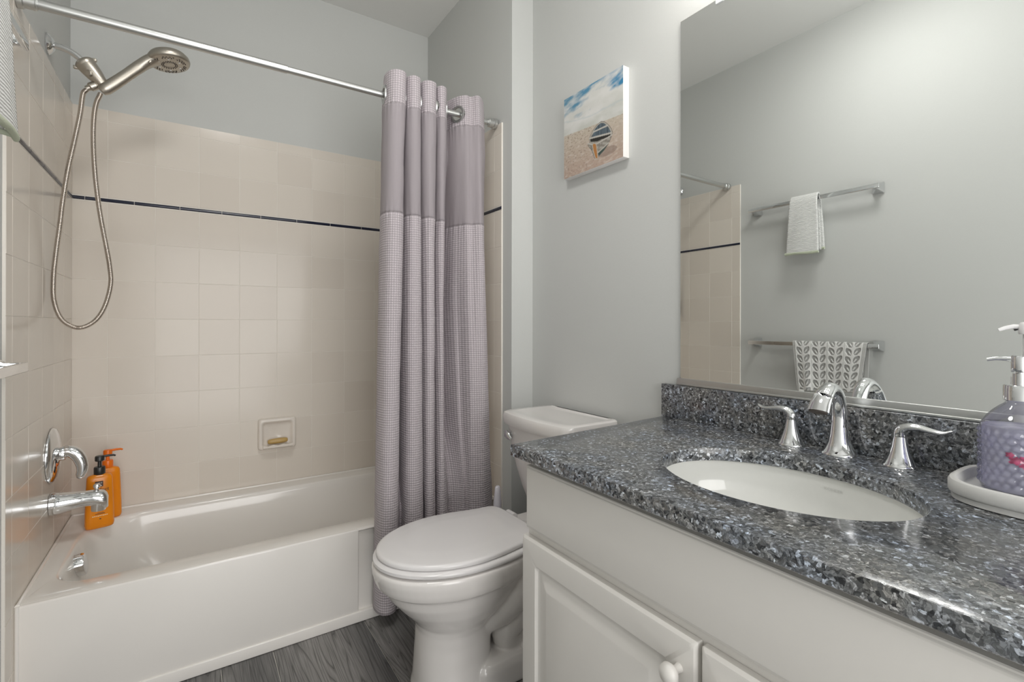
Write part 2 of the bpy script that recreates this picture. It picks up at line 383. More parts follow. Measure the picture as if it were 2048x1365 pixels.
# ------------------------------------------------------------------ geometry helpers
class G:
    def __init__(s):
        s.v = []; s.f = []; s.uv = None

    def add(s, V, F):
        o = len(s.v); s.v += [tuple(float(c) for c in p) for p in V]; s.f += [tuple(i + o for i in f) for f in F]
        return o

    def box(s, x0, x1, y0, y1, z0, z1, c=0.0):
        if c <= 0:
            V = [(x, y, z) for x in (x0, x1) for y in (y0, y1) for z in (z0, z1)]
            F = [(0, 1, 3, 2), (4, 6, 7, 5), (0, 4, 5, 1), (2, 3, 7, 6), (0, 2, 6, 4), (1, 5, 7, 3)]
            s.add(V, F); return s
        import bmesh
        bm = bmesh.new(); bmesh.ops.create_cube(bm, size=1)
        for v in bm.verts:
            v.co = Vector(((x0 + x1) / 2 + v.co.x * (x1 - x0), (y0 + y1) / 2 + v.co.y * (y1 - y0), (z0 + z1) / 2 + v.co.z * (z1 - z0)))
        bmesh.ops.bevel(bm, geom=bm.edges[:], offset=c, segments=3, profile=0.5, affect='EDGES')
        bm.verts.index_update()
        s.add([v.co for v in bm.verts], [[v.index for v in f.verts] for f in bm.faces]); bm.free()
        return s

    def loft(s, rings, cap0=True, cap1=True, closed=False):
        n = len(rings[0]); o = len(s.v)
        for r in rings:
            assert len(r) == n
            s.v += [tuple(float(c) for c in p) for p in r]
        k = len(rings)
        for i in range(k if closed else k - 1):
            for j in range(n):
                a = o + i * n + j; b = o + i * n + (j + 1) % n
                i2 = (i + 1) % k
                c = o + i2 * n + (j + 1) % n; d = o + i2 * n + j
                s.f.append((a, b, c, d))
        if not closed:
            if cap0: s.f.append(tuple(o + j for j in range(n))[::-1])
            if cap1: s.f.append(tuple(o + (k - 1) * n + j for j in range(n)))
        return s

    def tube(s, pts, rad, n=16, cap=True, sect=None):
        """sweep; rad: number / list of numbers / list of (ra, rb); sect 'up' vector keeps rb along it"""
        P = [Vector(p) for p in pts]; K = len(P); rings = []
        T = []
        for i in range(K):
            t = (P[min(i + 1, K - 1)] - P[max(i - 1, 0)]); T.append(t.normalized())
        if sect is not None:
            U = [(Vector(sect) - T[i] * T[i].dot(Vector(sect))).normalized() for i in range(K)]
        else:
            u = T[0].orthogonal().normalized(); U = [u]
            for i in range(1, K):
                q = T[i - 1].rotation_difference(T[i]); u = (q @ u); u = (u - T[i] * u.dot(T[i])).normalized(); U.append(u)
        for i in range(K):
            r = rad[i] if isinstance(rad, (list, tuple, np.ndarray)) else rad
            ra, rb = r if isinstance(r, (tuple, list)) else (r, r)
            W = T[i].cross(U[i]).normalized()
            rings.append([P[i] + W * (ra * math.cos(2 * PI * j / n)) + U[i] * (rb * math.sin(2 * PI * j / n)) for j in range(n)])
        return s.loft(rings, cap, cap)

    def lathe(s, prof, base=(0, 0, 0), axis=(0, 0, 1), n=40, cap=True):
        """prof: list of (r, h) along the axis"""
        ax = Vector(axis).normalized(); u = ax.orthogonal().normalized(); wv = ax.cross(u); b = Vector(base)
        rings = [[b + ax * h + u * (r * math.cos(2 * PI * j / n)) + wv * (r * math.sin(2 * PI * j / n)) for j in range(n)]
                 for r, h in prof]
        return s.loft(rings, cap, cap)

    def grid(s, fn, nu, nv, uvfn=None):
        """fn(i, j) -> point"""
        o = len(s.v); uvs = []
        for i in range(nu):
            for j in range(nv):
                s.v.append(tuple(float(c) for c in fn(i, j)))
                if uvfn: uvs.append(uvfn(i, j))
        for i in range(nu - 1):
            for j in range(nv - 1):
                a = o + i * nv + j
                s.f.append((a, a + nv, a + nv + 1, a + 1))
        if uvfn:
            s.uv = (s.uv or []) + uvs
        return s

    def build(s, name, material, parent=None, origin=None, smooth=35, tone=None, colors=None, solid=0, bevel=0, sub=0, fix=True):
        me = bpy.data.meshes.new(name)
        root = parent
        while root is not None and root.parent is not None:
            root = root.parent
        off = Vector(root.location) if root is not None else Vector(origin or (0, 0, 0))
        V = [(p[0] - off.x, p[1] - off.y, p[2] - off.z) for p in s.v]
        me.from_pydata(V, [], s.f); me.update()
        if fix:
            import bmesh
            bm = bmesh.new(); bm.from_mesh(me); bmesh.ops.recalc_face_normals(bm, faces=bm.faces[:]); bm.to_mesh(me); bm.free()
        if s.uv:
            ul = me.uv_layers.new(name='cloth')
            idx = np.zeros(len(me.loops), dtype=np.int32); me.loops.foreach_get('vertex_index', idx)
            ul.data.foreach_set('uv', np.array(s.uv, dtype=np.float32)[idx].ravel())
        if tone is not None:
            a = me.attributes.new('tone', 'FLOAT', 'FACE'); a.data.foreach_set('value', np.array(tone, dtype=np.float32))
        if colors is not None:
            a = me.attributes.new('paint', 'FLOAT_COLOR', 'POINT')
            c = np.ones((len(V), 4), dtype=np.float32); c[:, :3] = colors; a.data.foreach_set('color', c.ravel())
        if smooth:
            me.shade_smooth()
            me.set_sharp_from_angle(angle=math.radians(smooth))
        me.materials.append(material)
        o = bpy.data.objects.new(name, me); COL.objects.link(o)
        if parent is not None:
            o.parent = parent
        elif origin is not None:
            o.location = origin
        if bevel:
            b = o.modifiers.new('bevel', 'BEVEL'); b.width = bevel; b.segments = 2; b.limit_method = 'ANGLE'; b.angle_limit = math.radians(40)
        if solid:
            b = o.modifiers.new('solid', 'SOLIDIFY'); b.thickness = solid; b.offset = 0
        if sub:
            b = o.modifiers.new('sub', 'SUBSURF'); b.levels = sub; b.render_levels = sub
        return o


def thing(name, label, cat, loc, group=None):
    o = bpy.data.objects.new(name, None); COL.objects.link(o); o.location = loc; o.empty_display_size = 0.05
    o['label'] = label; o['category'] = cat
    if group: o['group'] = group
    return o


def tag(o, label, cat, group=None):
    o['label'] = label; o['category'] = cat
    if group: o['group'] = group
    return o


def struct(o):
    o['kind'] = 'structure'; return o


def superel(cx, cy, rx, ry, z, n=64, e=2.0, fn=None):
    out = []
    for i in range(n):
        t = 2 * PI * i / n; c, s_ = math.cos(t), math.sin(t)
        out.append((cx + rx * math.copysign(abs(c) ** (2 / e), c), cy + ry * math.copysign(abs(s_) ** (2 / e), s_), z))
    return out


def rrect(x0, x1, y0, y1, z, r, k=8, side=6):
    """rounded rectangle, fixed vertex count; r: single or (r_x0y0, r_x1y0, r_x1y1, r_x0y1)"""
    if not isinstance(r, (tuple, list)): r = (r,) * 4
    cs = [((x0 + r[0], y0 + r[0]), r[0], PI), ((x1 - r[1], y0 + r[1]), r[1], 1.5 * PI), ((x1 - r[2], y1 - r[2]), r[2], 0), ((x0 + r[3], y1 - r[3]), r[3], 0.5 * PI)]
    pts = []
    for (c, rr, a0) in cs:
        for i in range(k + 1):
            a = a0 + (PI / 2) * i / k
            pts.append((c[0] + rr * math.cos(a), c[1] + rr * math.sin(a)))
    out = []
    m = len(pts)
    for ci in range(4):
        seg = pts[ci * (k + 1):(ci + 1) * (k + 1)]
        out += seg
        a = seg[-1]; b = pts[((ci + 1) * (k + 1)) % m]
        for q in range(1, side + 1):
            t = q / (side + 1); out.append((a[0] + (b[0] - a[0]) * t, a[1] + (b[1] - a[1]) * t))
    return [(p[0], p[1], z) for p in out]


def spline(P, n):
    """Catmull-Rom through points, n samples (chord-length parameter)"""
    P = np.array(P, float); d = np.r_[0, np.cumsum(np.maximum(np.linalg.norm(np.diff(P, axis=0), axis=1), 1e-6) ** 0.5)]
    t = np.linspace(0, d[-1], n); out = np.zeros((n, P.shape[1]))
    mt = np.zeros_like(P)
    mt[1:-1] = (P[2:] - P[:-2]) / (d[2:] - d[:-2])[:, None]
    mt[0] = (P[1] - P[0]) / (d[1] - d[0]); mt[-1] = (P[-1] - P[-2]) / (d[-1] - d[-2])
    k = np.clip(np.searchsorted(d, t, side='right') - 1, 0, len(P) - 2)
    h = (d[k + 1] - d[k]); u = ((t - d[k]) / h)[:, None]; h = h[:, None]
    out = (2 * u ** 3 - 3 * u ** 2 + 1) * P[k] + (u ** 3 - 2 * u ** 2 + u) * h * mt[k] + (-2 * u ** 3 + 3 * u ** 2) * P[k + 1] + (u ** 3 - u ** 2) * h * mt[k + 1]
    return out


def text_mesh(txt, size, width=None):
    """list of verts (u, v) and faces of a line of text centred on the origin"""
    cu = bpy.data.curves.new('lettering', 'FONT'); cu.body = txt; cu.size = size; cu.align_x = 'CENTER'; cu.align_y = 'CENTER'
    cu.resolution_u = 4
    ob = bpy.data.objects.new('lettering', cu); COL.objects.link(ob)
    dg = bpy.context.evaluated_depsgraph_get(); dg.update()
    me = bpy.data.meshes.new_from_object(ob.evaluated_get(dg))
    V = [(v.co.x, v.co.y) for v in me.vertices]; F = [tuple(p.vertices) for p in me.polygons]
    bpy.data.objects.remove(ob); bpy.data.curves.remove(cu); bpy.data.meshes.remove(me)
    if width and V:
        xs = [v[0] for v in V]; k = width / max(1e-6, max(xs) - min(xs)); V = [(v[0] * k, v[1] * k) for v in V]
    return V, F


# ------------------------------------------------------------------ room shell
XL, XT, XP, XW = -0.007, 1.493, 1.500, 1.607          # left paint, right tile face, right alcove paint, mirror wall
YBT, YBP, YS, YR = 2.540, 2.547, 1.688, -1.40         # back tile face, back paint, stub face, rear wall
ZC = 2.705

struct(G().box(XL - 0.12, XL, YR - 0.1, YBP + 0.12, -0.05, ZC).build('wall_left', M['paint'], smooth=0))
wb = struct(G().box(XL, XW + 0.12, YBP, YBP + 0.12, -0.05, ZC).build('wall_back', M['paint'], smooth=0))
g = G()
poly = [(XP, YBP), (XP, YS), (XW, YS), (XW, YR), (XW + 0.12, YR), (XW + 0.12, YBP)]
g.loft([[(x, y, -0.05) for x, y in poly], [(x, y, ZC) for x, y in poly]])
struct(g.build('wall_right', M['paint'], smooth=0))
g = G()
g.box(XL, 0.04, YR - 0.12, YR, -0.05, ZC).box(1.56, XW, YR - 0.12, YR, -0.05, ZC).box(0.04, 1.56, YR - 0.12, YR, 2.06, ZC)  # unseen wall, its opening made wide to hold the added fill lamp
struct(g.build('wall_rear', M['paint'], smooth=0))
struct(G().box(XL - 0.12, XW + 0.12, YR - 0.1, YBP + 0.12, ZC, ZC + 0.1).build('ceiling', M['ceiling'], smooth=0))

# floor planks: one floor, surface pattern inside its mesh
xs = [XL, 0.166, 0.318, 0.470, 0.620, 0.924, 1.076, 1.228, 1.38, XW]
g = G(); tones = []
tone_of = {0: .2, 1: .7, 2: .35, 3: .6, 4: .42, 5: .55, 6: .25, 7: .6, 8: .4}
for i in range(len(xs) - 1):
    y = -1.40 - 0.3 * random.random()
    while y < 1.815:
        y1 = y + 0.9
        if i == 3 and y1 > 1.5: y1 = 1.815
        a, b = max(y, YR), min(y1, 1.815)
        if b > a + 0.01:
            x0, x1 = xs[i] + 0.0008, xs[i + 1] - 0.0008; a += 0.0008; b -= 0.0008; c = 0.0012
            V = [(x0, a, -0.004), (x1, a, -0.004), (x1, b, -0.004), (x0, b, -0.004),
                 (x0 + c, a + c, 0), (x1 - c, a + c, 0), (x1 - c, b - c, 0), (x0 + c, b - c, 0)]
            g.add(V, [(4, 5, 6, 7), (0, 1, 5, 4), (1, 2, 6, 5), (2, 3, 7, 6), (3, 0, 4, 7)])
            t = tone_of[i] + 0.1 * (random.random() - 0.5)
            tones += [t] * 5
        y = y1
fl = struct(g.build('floor', M['plank'], smooth=0, tone=tones, fix=False))
G().box(XL - 0.12, XW + 0.12, YR - 0.12, YBP, -0.05, -0.0041).build('grout_bed', M['grout'], fl, smooth=0)


def rows_for(zlow):
    return [zlow, 0.487, 0.643, 0.799, 0.9555, 1.112, 1.268, 1.4245, 1.5805], [1.6015, 1.757, 1.910, 1.956]


def tiles(name, parent, mapf, us, lows, edge=None):
    """tiles between successive us and z rows; mapf(u, z, h) -> point, h = height off the wall. lows: fn(u0,u1)->low z list"""
    gt = G(); gg = G(); tones = []
    gap, c, T = 0.0007, 0.0009, 0.007
    for i in range(len(us) - 1):
        u0, u1 = us[i], us[i + 1]
        lo, hi = rows_for(lows(u0, u1))
        zz = [z for z in lo]
        if zz[0] < 0.3: zz = [0.002, 0.175, 0.331] + lo[1:]
        prs = list(zip(zz[:-1], zz[1:])) + list(zip(hi[:-1], hi[1:]))
        for (z0, z1) in prs:
            a, b, p, q = u0 + gap, u1 - gap, z0 + gap, z1 - gap
            tx, tz = (random.random() - .5) * 0.0005, (random.random() - .5) * 0.0005
            V = [mapf(a, p, 0.004), mapf(b, p, 0.004), mapf(b, q, 0.004), mapf(a, q, 0.004)]
            V += [mapf(a, p, T - c), mapf(b, p, T - c), mapf(b, q, T - c), mapf(a, q, T - c)]
            V += [mapf(a + c, p + c, T + tx + tz), mapf(b - c, p + c, T - tx + tz), mapf(b - c, q - c, T - tx - tz), mapf(a + c, q - c, T + tx - tz)]
            gt.add(V, [(8, 9, 10, 11), (4, 5, 9, 8), (5, 6, 10, 9), (6, 7, 11, 10), (7, 4, 8, 11), (0, 1, 5, 4), (1, 2, 6, 5), (2, 3, 7, 6), (3, 0, 4, 7)])
            tones += [random.random()] * 9
    zl = min(lows(us[i], us[i + 1]) for i in range(len(us) - 1))
    o = gt.build(name, M['tile'], parent, smooth=0, tone=tones)
    # grout bed
    for i in range(len(us) - 1):
        z0 = lows(us[i], us[i + 1])
        e0 = 0.0006 if i == 0 else 0; e1 = -0.0006 if i == len(us) - 2 else 0
        V = [mapf(us[i] + e0, z0, -0.001), mapf(us[i + 1] + e1, z0, -0.001), mapf(us[i + 1] + e1, 1.9555, -0.001), mapf(us[i] + e0, 1.9555, -0.001),
             mapf(us[i] + e0, z0, 0.0063), mapf(us[i + 1] + e1, z0, 0.0063), mapf(us[i + 1] + e1, 1.9555, 0.0063), mapf(us[i] + e0, 1.9555, 0.0063)]
        gg.add(V, [(4, 5, 6, 7), (0, 1, 5, 4), (1, 2, 6, 5), (2, 3, 7, 6), (3, 0, 4, 7)])
    gg.build('grout', M['grout'], o, smooth=0)
    return o


def trim_bars(parent, mapf, joints):
    g = G()
    for a, b in zip(joints[:-1], joints[1:]):
        a += 0.0012; b -= 0.0012
        ring0 = []; ring1 = []
        for k in range(9):
            t = PI * k / 8
            z = 1.591 - 0.0068 * math.cos(t); h = 0.005 + 0.0065 * math.sin(t) ** 0.7
            ring0.append(mapf(a, z, h)); ring1.append(mapf(b, z, h))
        g.loft([ring0, ring1])
    return g.build('navy_trim_bar', M['navy'], parent)


wl = bpy.data.objects['wall_left']; wr = bpy.data.objects['wall_right']
PT = 0.1555
us_b = [-0.0012, 0.108] + [0.108 + PT * k for k in range(1, 9)] + [1.4942]
tb = tiles('tile_panel', wb, lambda u, z, h: (u, YBP - h, z), us_b, lambda a, b: 0.338)
trim_bars(wb, lambda u, z, h: (u, YBP - h, z), [0.002, 0.038] + [0.038 + PT * k for k in range(1, 10)] + [1.492])
us_l = [1.722, 1.776, 1.9315, 2.087, 2.2425, 2.398, 2.5412]
tiles('tile_panel', wl, lambda u, z, h: (XL + h, u, z), us_l, lambda a, b: 0.002 if a < 1.79 else 0.338)
trim_bars(wl, lambda u, z, h: (XL + h, u, z), us_l)
us_r = [1.757, 1.815, 1.9705, 2.126, 2.2815, 2.437, 2.5412]
tiles('tile_panel', wr, lambda u, z, h: (XP - h, u, z), us_r, lambda a, b: 0.002 if a < 1.79 else 0.338)
trim_bars(wr, lambda u, z, h: (XP - h, u, z), us_r)
wb['kind'] = wl['kind'] = wr['kind'] = 'structure'

g = G(); g.box(XW - 0.014, XW, 0.96, YS, 0, 0.095, 0.004); struct(g.build('baseboard_right', M['door']))
g = G(); g.box(XL, XL + 0.014, YR + 0.02, 1.70, 0, 0.095, 0.004); struct(g.build('baseboard_left', M['door']))
g = G(); g.box(XP + 0.002, XW - 0.015, YS - 0.014, YS, 0, 0.095, 0.004); struct(g.build('baseboard_back', M['door']))

# ------------------------------------------------------------------ bathtub
TZ = 0.341
t = thing('bathtub', 'white alcove bathtub with a flat apron, behind the shower curtain', 'bathtub', (0.745, 2.17, 0))
g = G()
RI = (0.09, 0.12, 0.15, 0.20)


def tub_ring(inx, iny0, iny1, inx2, z, r):
    return rrect(inx, inx2, iny0, iny1, z, r, 10, 14)


rings = [tub_ring(0.002, 1.812, 2.5385, 1.491, 0.001, 0.003), tub_ring(0.002, 1.812, 2.5385, 1.491, TZ - 0.014, 0.003)]
for a in (30, 60, 90):
    q = math.radians(a); rings.append(tub_ring(0.002, 1.800 + 0.012 * (1 - math.cos(q)), 2.5385, 1.491, TZ - 0.012 + 0.012 * math.sin(q), 0.003))
for d, z in ((0.0, TZ), (0.006, TZ - 0.002), (0.012, TZ - 0.008), (0.018, TZ - 0.02), (0.026, TZ - 0.05), (0.045, TZ - 0.13), (0.075, TZ - 0.22), (0.11, TZ - 0.268), (0.16, TZ - 0.282)):
    sl = 1.0 if d < 0.02 else 1.0
    rings.append(tub_ring(0.052 + d * (0.8 if d < .05 else 1.0), 1.882 + d * .75, 2.452 - d * .75, 1.405 - d * 1.6, z, tuple(max(0.03, r - d * 0.3) for r in RI)))
g.loft(rings, cap0=False, cap1=True)
g.build('basin', M['tub'], t, smooth=50)
for a_, b_ in (((.0046, 1.801, .002), (.0046, 1.801, TZ)), ((.0052, 1.803, TZ), (.0052, 2.535, TZ)), ((.005, 2.5345, TZ), (1.488, 2.5345, TZ)), ((1.4878, 1.803, TZ), (1.4878, 2.535, TZ))):
    g = G(); g.tube([a_, b_], .0052, 12); g.build('caulk_bead', M['tub'], t)
g = G(); g.box(0.004, 0.905, 1.7995, 1.814, 0.036, TZ - 0.001, 0.006); g.build('apron_panel', M['tub'], t)
g = G(); g.box(0.004, 1.489, 1.795, 1.814, 0.001, 0.039, 0.0025); g.build('base_strip', M['tub'], t)
g = G(); g.lathe([(0.036, -0.012), (0.036, 0.022), (0.034, 0.026), (0.030, 0.028), (0.012, 0.029)], (0.070, 2.150, 0.286), (1, 0, 0.12), 36)
o = g.build('overflow_cover', M['chrome'], t); o['label'] = 'chrome overflow cover'
g = G(); g.lathe([(0.035, 0), (0.035, 0.003), (0.02, 0.004)], (0.27, 2.165, TZ - 0.283), (0, 0, 1), 28); g.build('drain', M['chrome'], t)

# ------------------------------------------------------------------ tub spout, valve
t = thing('tub_spout', 'chrome tub spout with a pull-up diverter on the tiled wall', 'tub spout', (0.0, 2.192, 0.493))
g = G(); rings = []
for x, zc, rz, ry in ((0.001, .492, .037, .034), (.012, .492, .037, .034), (.03, .4925, .034, .032), (.06, .494, .029, .028), (.09, .495, .026, .026),
                      (.11, .494, .027, .0255), (.125, .490, .030, .0255), (.138, .485, .031, .0245), (.146, .480, .027, .021), (.150, .476, .018, .014)):
    rings.append([(x, 2.192 + ry * math.cos(2 * PI * j / 28), zc + rz * math.sin(2 * PI * j / 28)) for j in range(28)])
g.loft(rings); g.build('spout_body', M['chrome'], t, smooth=60)
g = G(); g.tube([(0.124, 2.192, 0.475), (0.1235, 2.192, 0.449)], [0.0215, 0.0195], 24); g.build('outlet', M['chrome'], t)
g = G(); g.lathe([(0.004, 0), (0.004, 0.008), (0.008, 0.012), (0.0105, 0.018), (0.009, 0.024), (0.004, 0.027)], (0.119, 2.192, 0.514), (0, 0, 1), 20)
g.build('diverter_knob', M['chrome'], t)

t = thing('shower_valve', 'round chrome shower valve with a curved lever, above the tub spout', 'shower valve', (0.0, 2.206, 0.652))
g = G(); g.lathe([(0.091, 0.0), (0.091, 0.003), (0.086, 0.009), (0.07, 0.015), (0.045, 0.0195), (0.022, 0.021), (0.021, 0.022), (0.020, 0.034), (0.017, 0.036)],
                 (0.001, 2.206, 0.652), (1, 0, 0), 56)
g.build('escutcheon', M['chrome'], t, smooth=45)
g = G()
pth = spline([(0.022, 2.205, .656), (.036, 2.204, .660), (.050, 2.203, .659), (.066, 2.202, .645), (.077, 2.201, .620), (.080, 2.200, .595), (.075, 2.199, .575), (.069, 2.198, .566)], 26)
rr = np.interp(np.linspace(0, 1, 26), [0, .15, .35, .6, .8, .93, 1], [.017, .018, .018, .016, .0135, .011, .005])
g.tube([tuple(p) for p in pth], [(float(a) * 1.1, float(a)) for a in rr], 20, sect=(0, 1, 0)); g.build('lever', M['chrome'], t, smooth=60)

# ------------------------------------------------------------------ shower arm and hand shower
YA = 2.175
t = thing('handheld_shower', 'nickel handheld shower head on its wall arm, with a looped metal hose', 'shower head', (0.0, YA, 2.010))
g = G(); g.lathe([(0.033, -0.0065), (0.033, -0.003), (0.028, 0.003), (0.018, 0.010), (0.013, 0.012)], (0.0, YA, 2.012), (1, 0, 0), 36); g.build('flange', M['chrome'], t)
g = G(); g.tube([tuple(p) for p in spline([(0.0, YA, 2.012), (0.025, YA, 2.011), (0.05, YA, 2.004), (0.072, YA, 1.990), (0.090, YA, 1.972)], 18)], 0.0105, 16)
g.build('pipe', M['chrome'], t)
ax = Vector((0.058, -0.006, -0.074)).normalized(); b0 = Vector((0.083, YA, 1.981))
g = G(); g.lathe([(0.018, 0), (0.026, 0.001), (0.0295, 0.005), (0.0305, 0.012), (0.0285, 0.0165), (0.0285, 0.018), (0.0275, 0.030), (0.025, 0.048), (0.021, 0.066), (0.017, 0.084), (0.012, 0.096)],
                 b0, ax, 40); o = g.build('diverter_bracket', M['nickel'], t, smooth=40); o['label'] = 'brushed nickel diverter bracket'
side = ax.cross(Vector((0, 1, 0))).normalized()
for sg in (-1, 1):
    c = b0 + ax * 0.008 + side * (0.031 * sg); g = G(); g.box(c.x - .006, c.x + .006, c.y - .006, c.y + .006, c.z - .005, c.z + .005, .002)
    g.build('collar_lug', M['nickel'], t)
c = b0 + ax * 0.05 - Vector((0.012, 0.020, 0.006))
g = G(); g.lathe([(0.0105, 0), (0.0105, 0.006), (0.008, 0.009)], c, (-0.4, -0.9, -0.2), 20); g.build('diverter_button', M['nickel'], t)
h0 = Vector((0.128, YA, 1.918)); hx = Vector((-0.038, 0, -0.028)).normalized()
g = G(); g.lathe([(0.014, -0.004), (0.0145, 0.012), (0.0145, 0.0125), (0.0125, 0.0135), (0.0140, 0.015), (0.0140, 0.032), (0.010, 0.036), (0.0085, 0.046)], h0, hx, 28)
g.build('hose_outlet', M['nickel'], t)

hs = t
YH = YA - 0.012
g = G()
hp = spline([(0.133, YH, 1.888), (0.146, YH, 1.902), (0.170, YH, 1.928), (0.200, YH, 1.962), (0.232, YH, 1.999), (0.258, YH, 2.026), (0.292, YH, 2.051)], 26)
hr = np.interp(np.linspace(0, 1, 26), [0, .08, .2, .5, .68, .84, 1], [.014, .019, .0195, .0185, .0195, .028, .042])
g.tube([tuple(p) for p in hp], [(float(a) * .95, float(a) if a < .02 else .019 + (float(a) - .02) * .12) for a in hr], 24, sect=(-.7, 0, .7)); g.build('handle', M['nickel'], hs, smooth=60)
nrm = Vector((0.17, -0.10, -0.98)).normalized(); fc = Vector((0.322, YH, 2.037))
up = -nrm
g = G(); g.lathe([(0.058, -0.001), (0.0635, 0.002), (0.066, 0.009), (0.0645, 0.019), (0.057, 0.030), (0.042, 0.038), (0.02, 0.042), (0.004, 0.043)], fc, up, 48)
g.build('head_shell', M['nickel'], hs, smooth=50)
g = G(); g.lathe([(0.004, 0.0035), (0.010, 0.0035), (0.012, 0.0025), (0.014, 0.0035), (0.030, 0.0035), (0.052, 0.002), (0.0575, -0.0005)], fc, nrm, 48)
sf = g.build('spray_face', M['nickel'], hs, smooth=30)
u = nrm.orthogonal().normalized(); v = nrm.cross(u)
g = G()
for rr_, n_, off in ((0.050, 30, 0), (0.0445, 30, .5), (0.0235, 20, 0), (0.0185, 20, .5)):
    for k in range(n_):
        if rr_ > 0.04 and k % 5 == 4: continue
        a = 2 * PI * (k + off) / n_; p = fc + nrm * 0.002 + (u * math.cos(a) + v * math.sin(a)) * rr_
        g.lathe([(0.0018, 0.0), (0.0016, 0.0030)], p, nrm, 8)
g.build('spray_nozzles', M['nozzle'], sf, smooth=0)['kind'] = 'stuff'
for k in range(6):
    g = G(); a = 2 * PI * (k + .3) / 6; p = fc + nrm * 0.0025 + (u * math.cos(a) + v * math.sin(a)) * 0.036
    g.lathe([(0.0035, 0.0), (0.003, 0.002), (0.001, 0.003)], p, nrm, 10)
    g.build('jet_dome', M['white'], sf)
p = fc + Vector((-0.052, -0.018, -0.010))
g = G(); g.tube([p + Vector((0.01, 0, 0.006)), p, p + Vector((-0.006, -0.004, -0.012))], [0.006, 0.006, 0.004], 12, ); g.build('selector_lever', M['nickel'], hs)
g = G()
hpts = [(0.092, YA, 1.888), (0.083, YA, 1.872), (0.076, YA - .004, 1.80), (0.062, YA - .01, 1.70), (0.048, YA - .015, 1.607), (0.036, YA - .02, 1.50), (0.029, YA - .02, 1.421), (0.019, YA - .02, 1.32), (0.0135, YA - .02, 1.237),
        (0.016, YA - .022, 1.165), (0.036, YA - .024, 1.105), (0.076, YA - .026, 1.079), (0.116, YA - .026, 1.100), (0.143, YA - .025, 1.150), (0.159, YA - .024, 1.228), (0.156, YA - .022, 1.290), (0.148, YA - .02, 1.348), (0.130, YA - .018, 1.467),
        (0.118, YA - .016, 1.58), (0.112, YA - .014, 1.687), (0.112, YA - .013, 1.78), (0.118, YA - .012, 1.841), (0.130, YA - .012, 1.880)]
hp = spline(hpts, 1250); ii = np.arange(1250)
rad = np.where(ii % 3 == 0, 0.0058, 0.0075)
g.tube([tuple(p) for p in hp], [float(x) for x in rad], 12); g.build('hose', M['hose'], hs, smooth=60)

# ------------------------------------------------------------------ curtain rod and curtain
YROD = 1.806


def zrod(x): return 1.957 + 0.006 * x / 1.497


t = thing('curtain_rod', 'grey metal shower curtain rod spanning the tub alcove', 'curtain rod', (0.75, YROD, 1.96))
g = G(); g.tube([(0.004, YROD, zrod(0)), (0.66, YROD, zrod(.66))], 0.0135, 24); g.build('outer_tube', M['satin'], t)
g = G(); g.tube([(0.655, YROD, zrod(.65)), (1.488, YROD, zrod(1.49))], 0.0115, 24); g.build('inner_tube', M['satin'], t)
for xa, xb in ((0.0008, 0.042), (1.4922, 1.452)):
    s_ = 1 if xb > xa else -1
    g = G(); g.lathe([(0.022, 0), (0.022, 0.012), (0.0185, 0.014), (0.0185, 0.036), (0.0165, 0.038), (0.0165, 0.041)], (xa, YROD, zrod(xa)), (s_, 0, 0), 30)
    g.build('end_cap', M['satin'], t)


def px2x(px, y):
    return CAM[0] + y * math.tan(YAW + math.atan((px - 1024) / FPX))


# plan of the folds: (px at top, y at top, px at bottom, y at bottom)
FOLD = [(766, 1.872, 747, 1.788), (767, 1.840, 748, 1.768), (769, 1.805, 754, 1.735), (779, 1.762, 765, 1.706), (793, 1.738, 780, 1.695), (807, 1.738, 791, 1.704), (812, 1.758, 795, 1.735), (807, 1.800, 797, 1.765), (800, 1.850, 799, 1.782), (799, 1.873, 802, 1.789),
        (801, 1.850, 805, 1.775), (807, 1.800, 811, 1.738), (816, 1.764, 822, 1.716), (828, 1.744, 837, 1.712), (838, 1.748, 847, 1.726), (840, 1.765, 848, 1.750), (836, 1.80, 848, 1.772), (829, 1.85, 848, 1.786), (828, 1.874, 849, 1.790),
        (830, 1.850, 850, 1.782), (837, 1.800, 852, 1.752), (846, 1.766, 857, 1.733), (858, 1.748, 865, 1.726), (869, 1.752, 870, 1.740), (872, 1.770, 871, 1.757), (868, 1.80, 871, 1.775), (862, 1.850, 871, 1.787), (861, 1.873, 872, 1.790),
        (863, 1.85, 873, 1.782), (869, 1.80, 876, 1.755), (877, 1.770, 882, 1.737), (885, 1.760, 889, 1.734), (891, 1.768, 894, 1.747), (892, 1.80, 896, 1.767), (890, 1.855, 897, 1.784), (891, 1.880, 899, 1.789),
        (897, 1.862, 905, 1.782), (908, 1.826, 914, 1.768), (920, 1.795, 923, 1.757), (933, 1.776, 931, 1.745), (939, 1.779, 936, 1.750), (944, 1.772, 946, 1.728), (955, 1.752, 966, 1.712), (962, 1.768, 982, 1.724), (966, 1.795, 987, 1.752)]
NP = 540
topP = spline([(px2x(a, b), b) for a, b, _, _ in FOLD], NP)
botP = spline([(px2x(c, d), d) for _, _, c, d in FOLD], NP)
# common parameter: blend; arc length of the top row is the cloth coordinate
arc = np.r_[0, np.cumsum(np.linalg.norm(np.diff((topP + botP) / 2, axis=0), axis=1))]
ZTOP, ZB1, ZB2, ZBOT = 2.037, 1.912, 1.503, 0.052


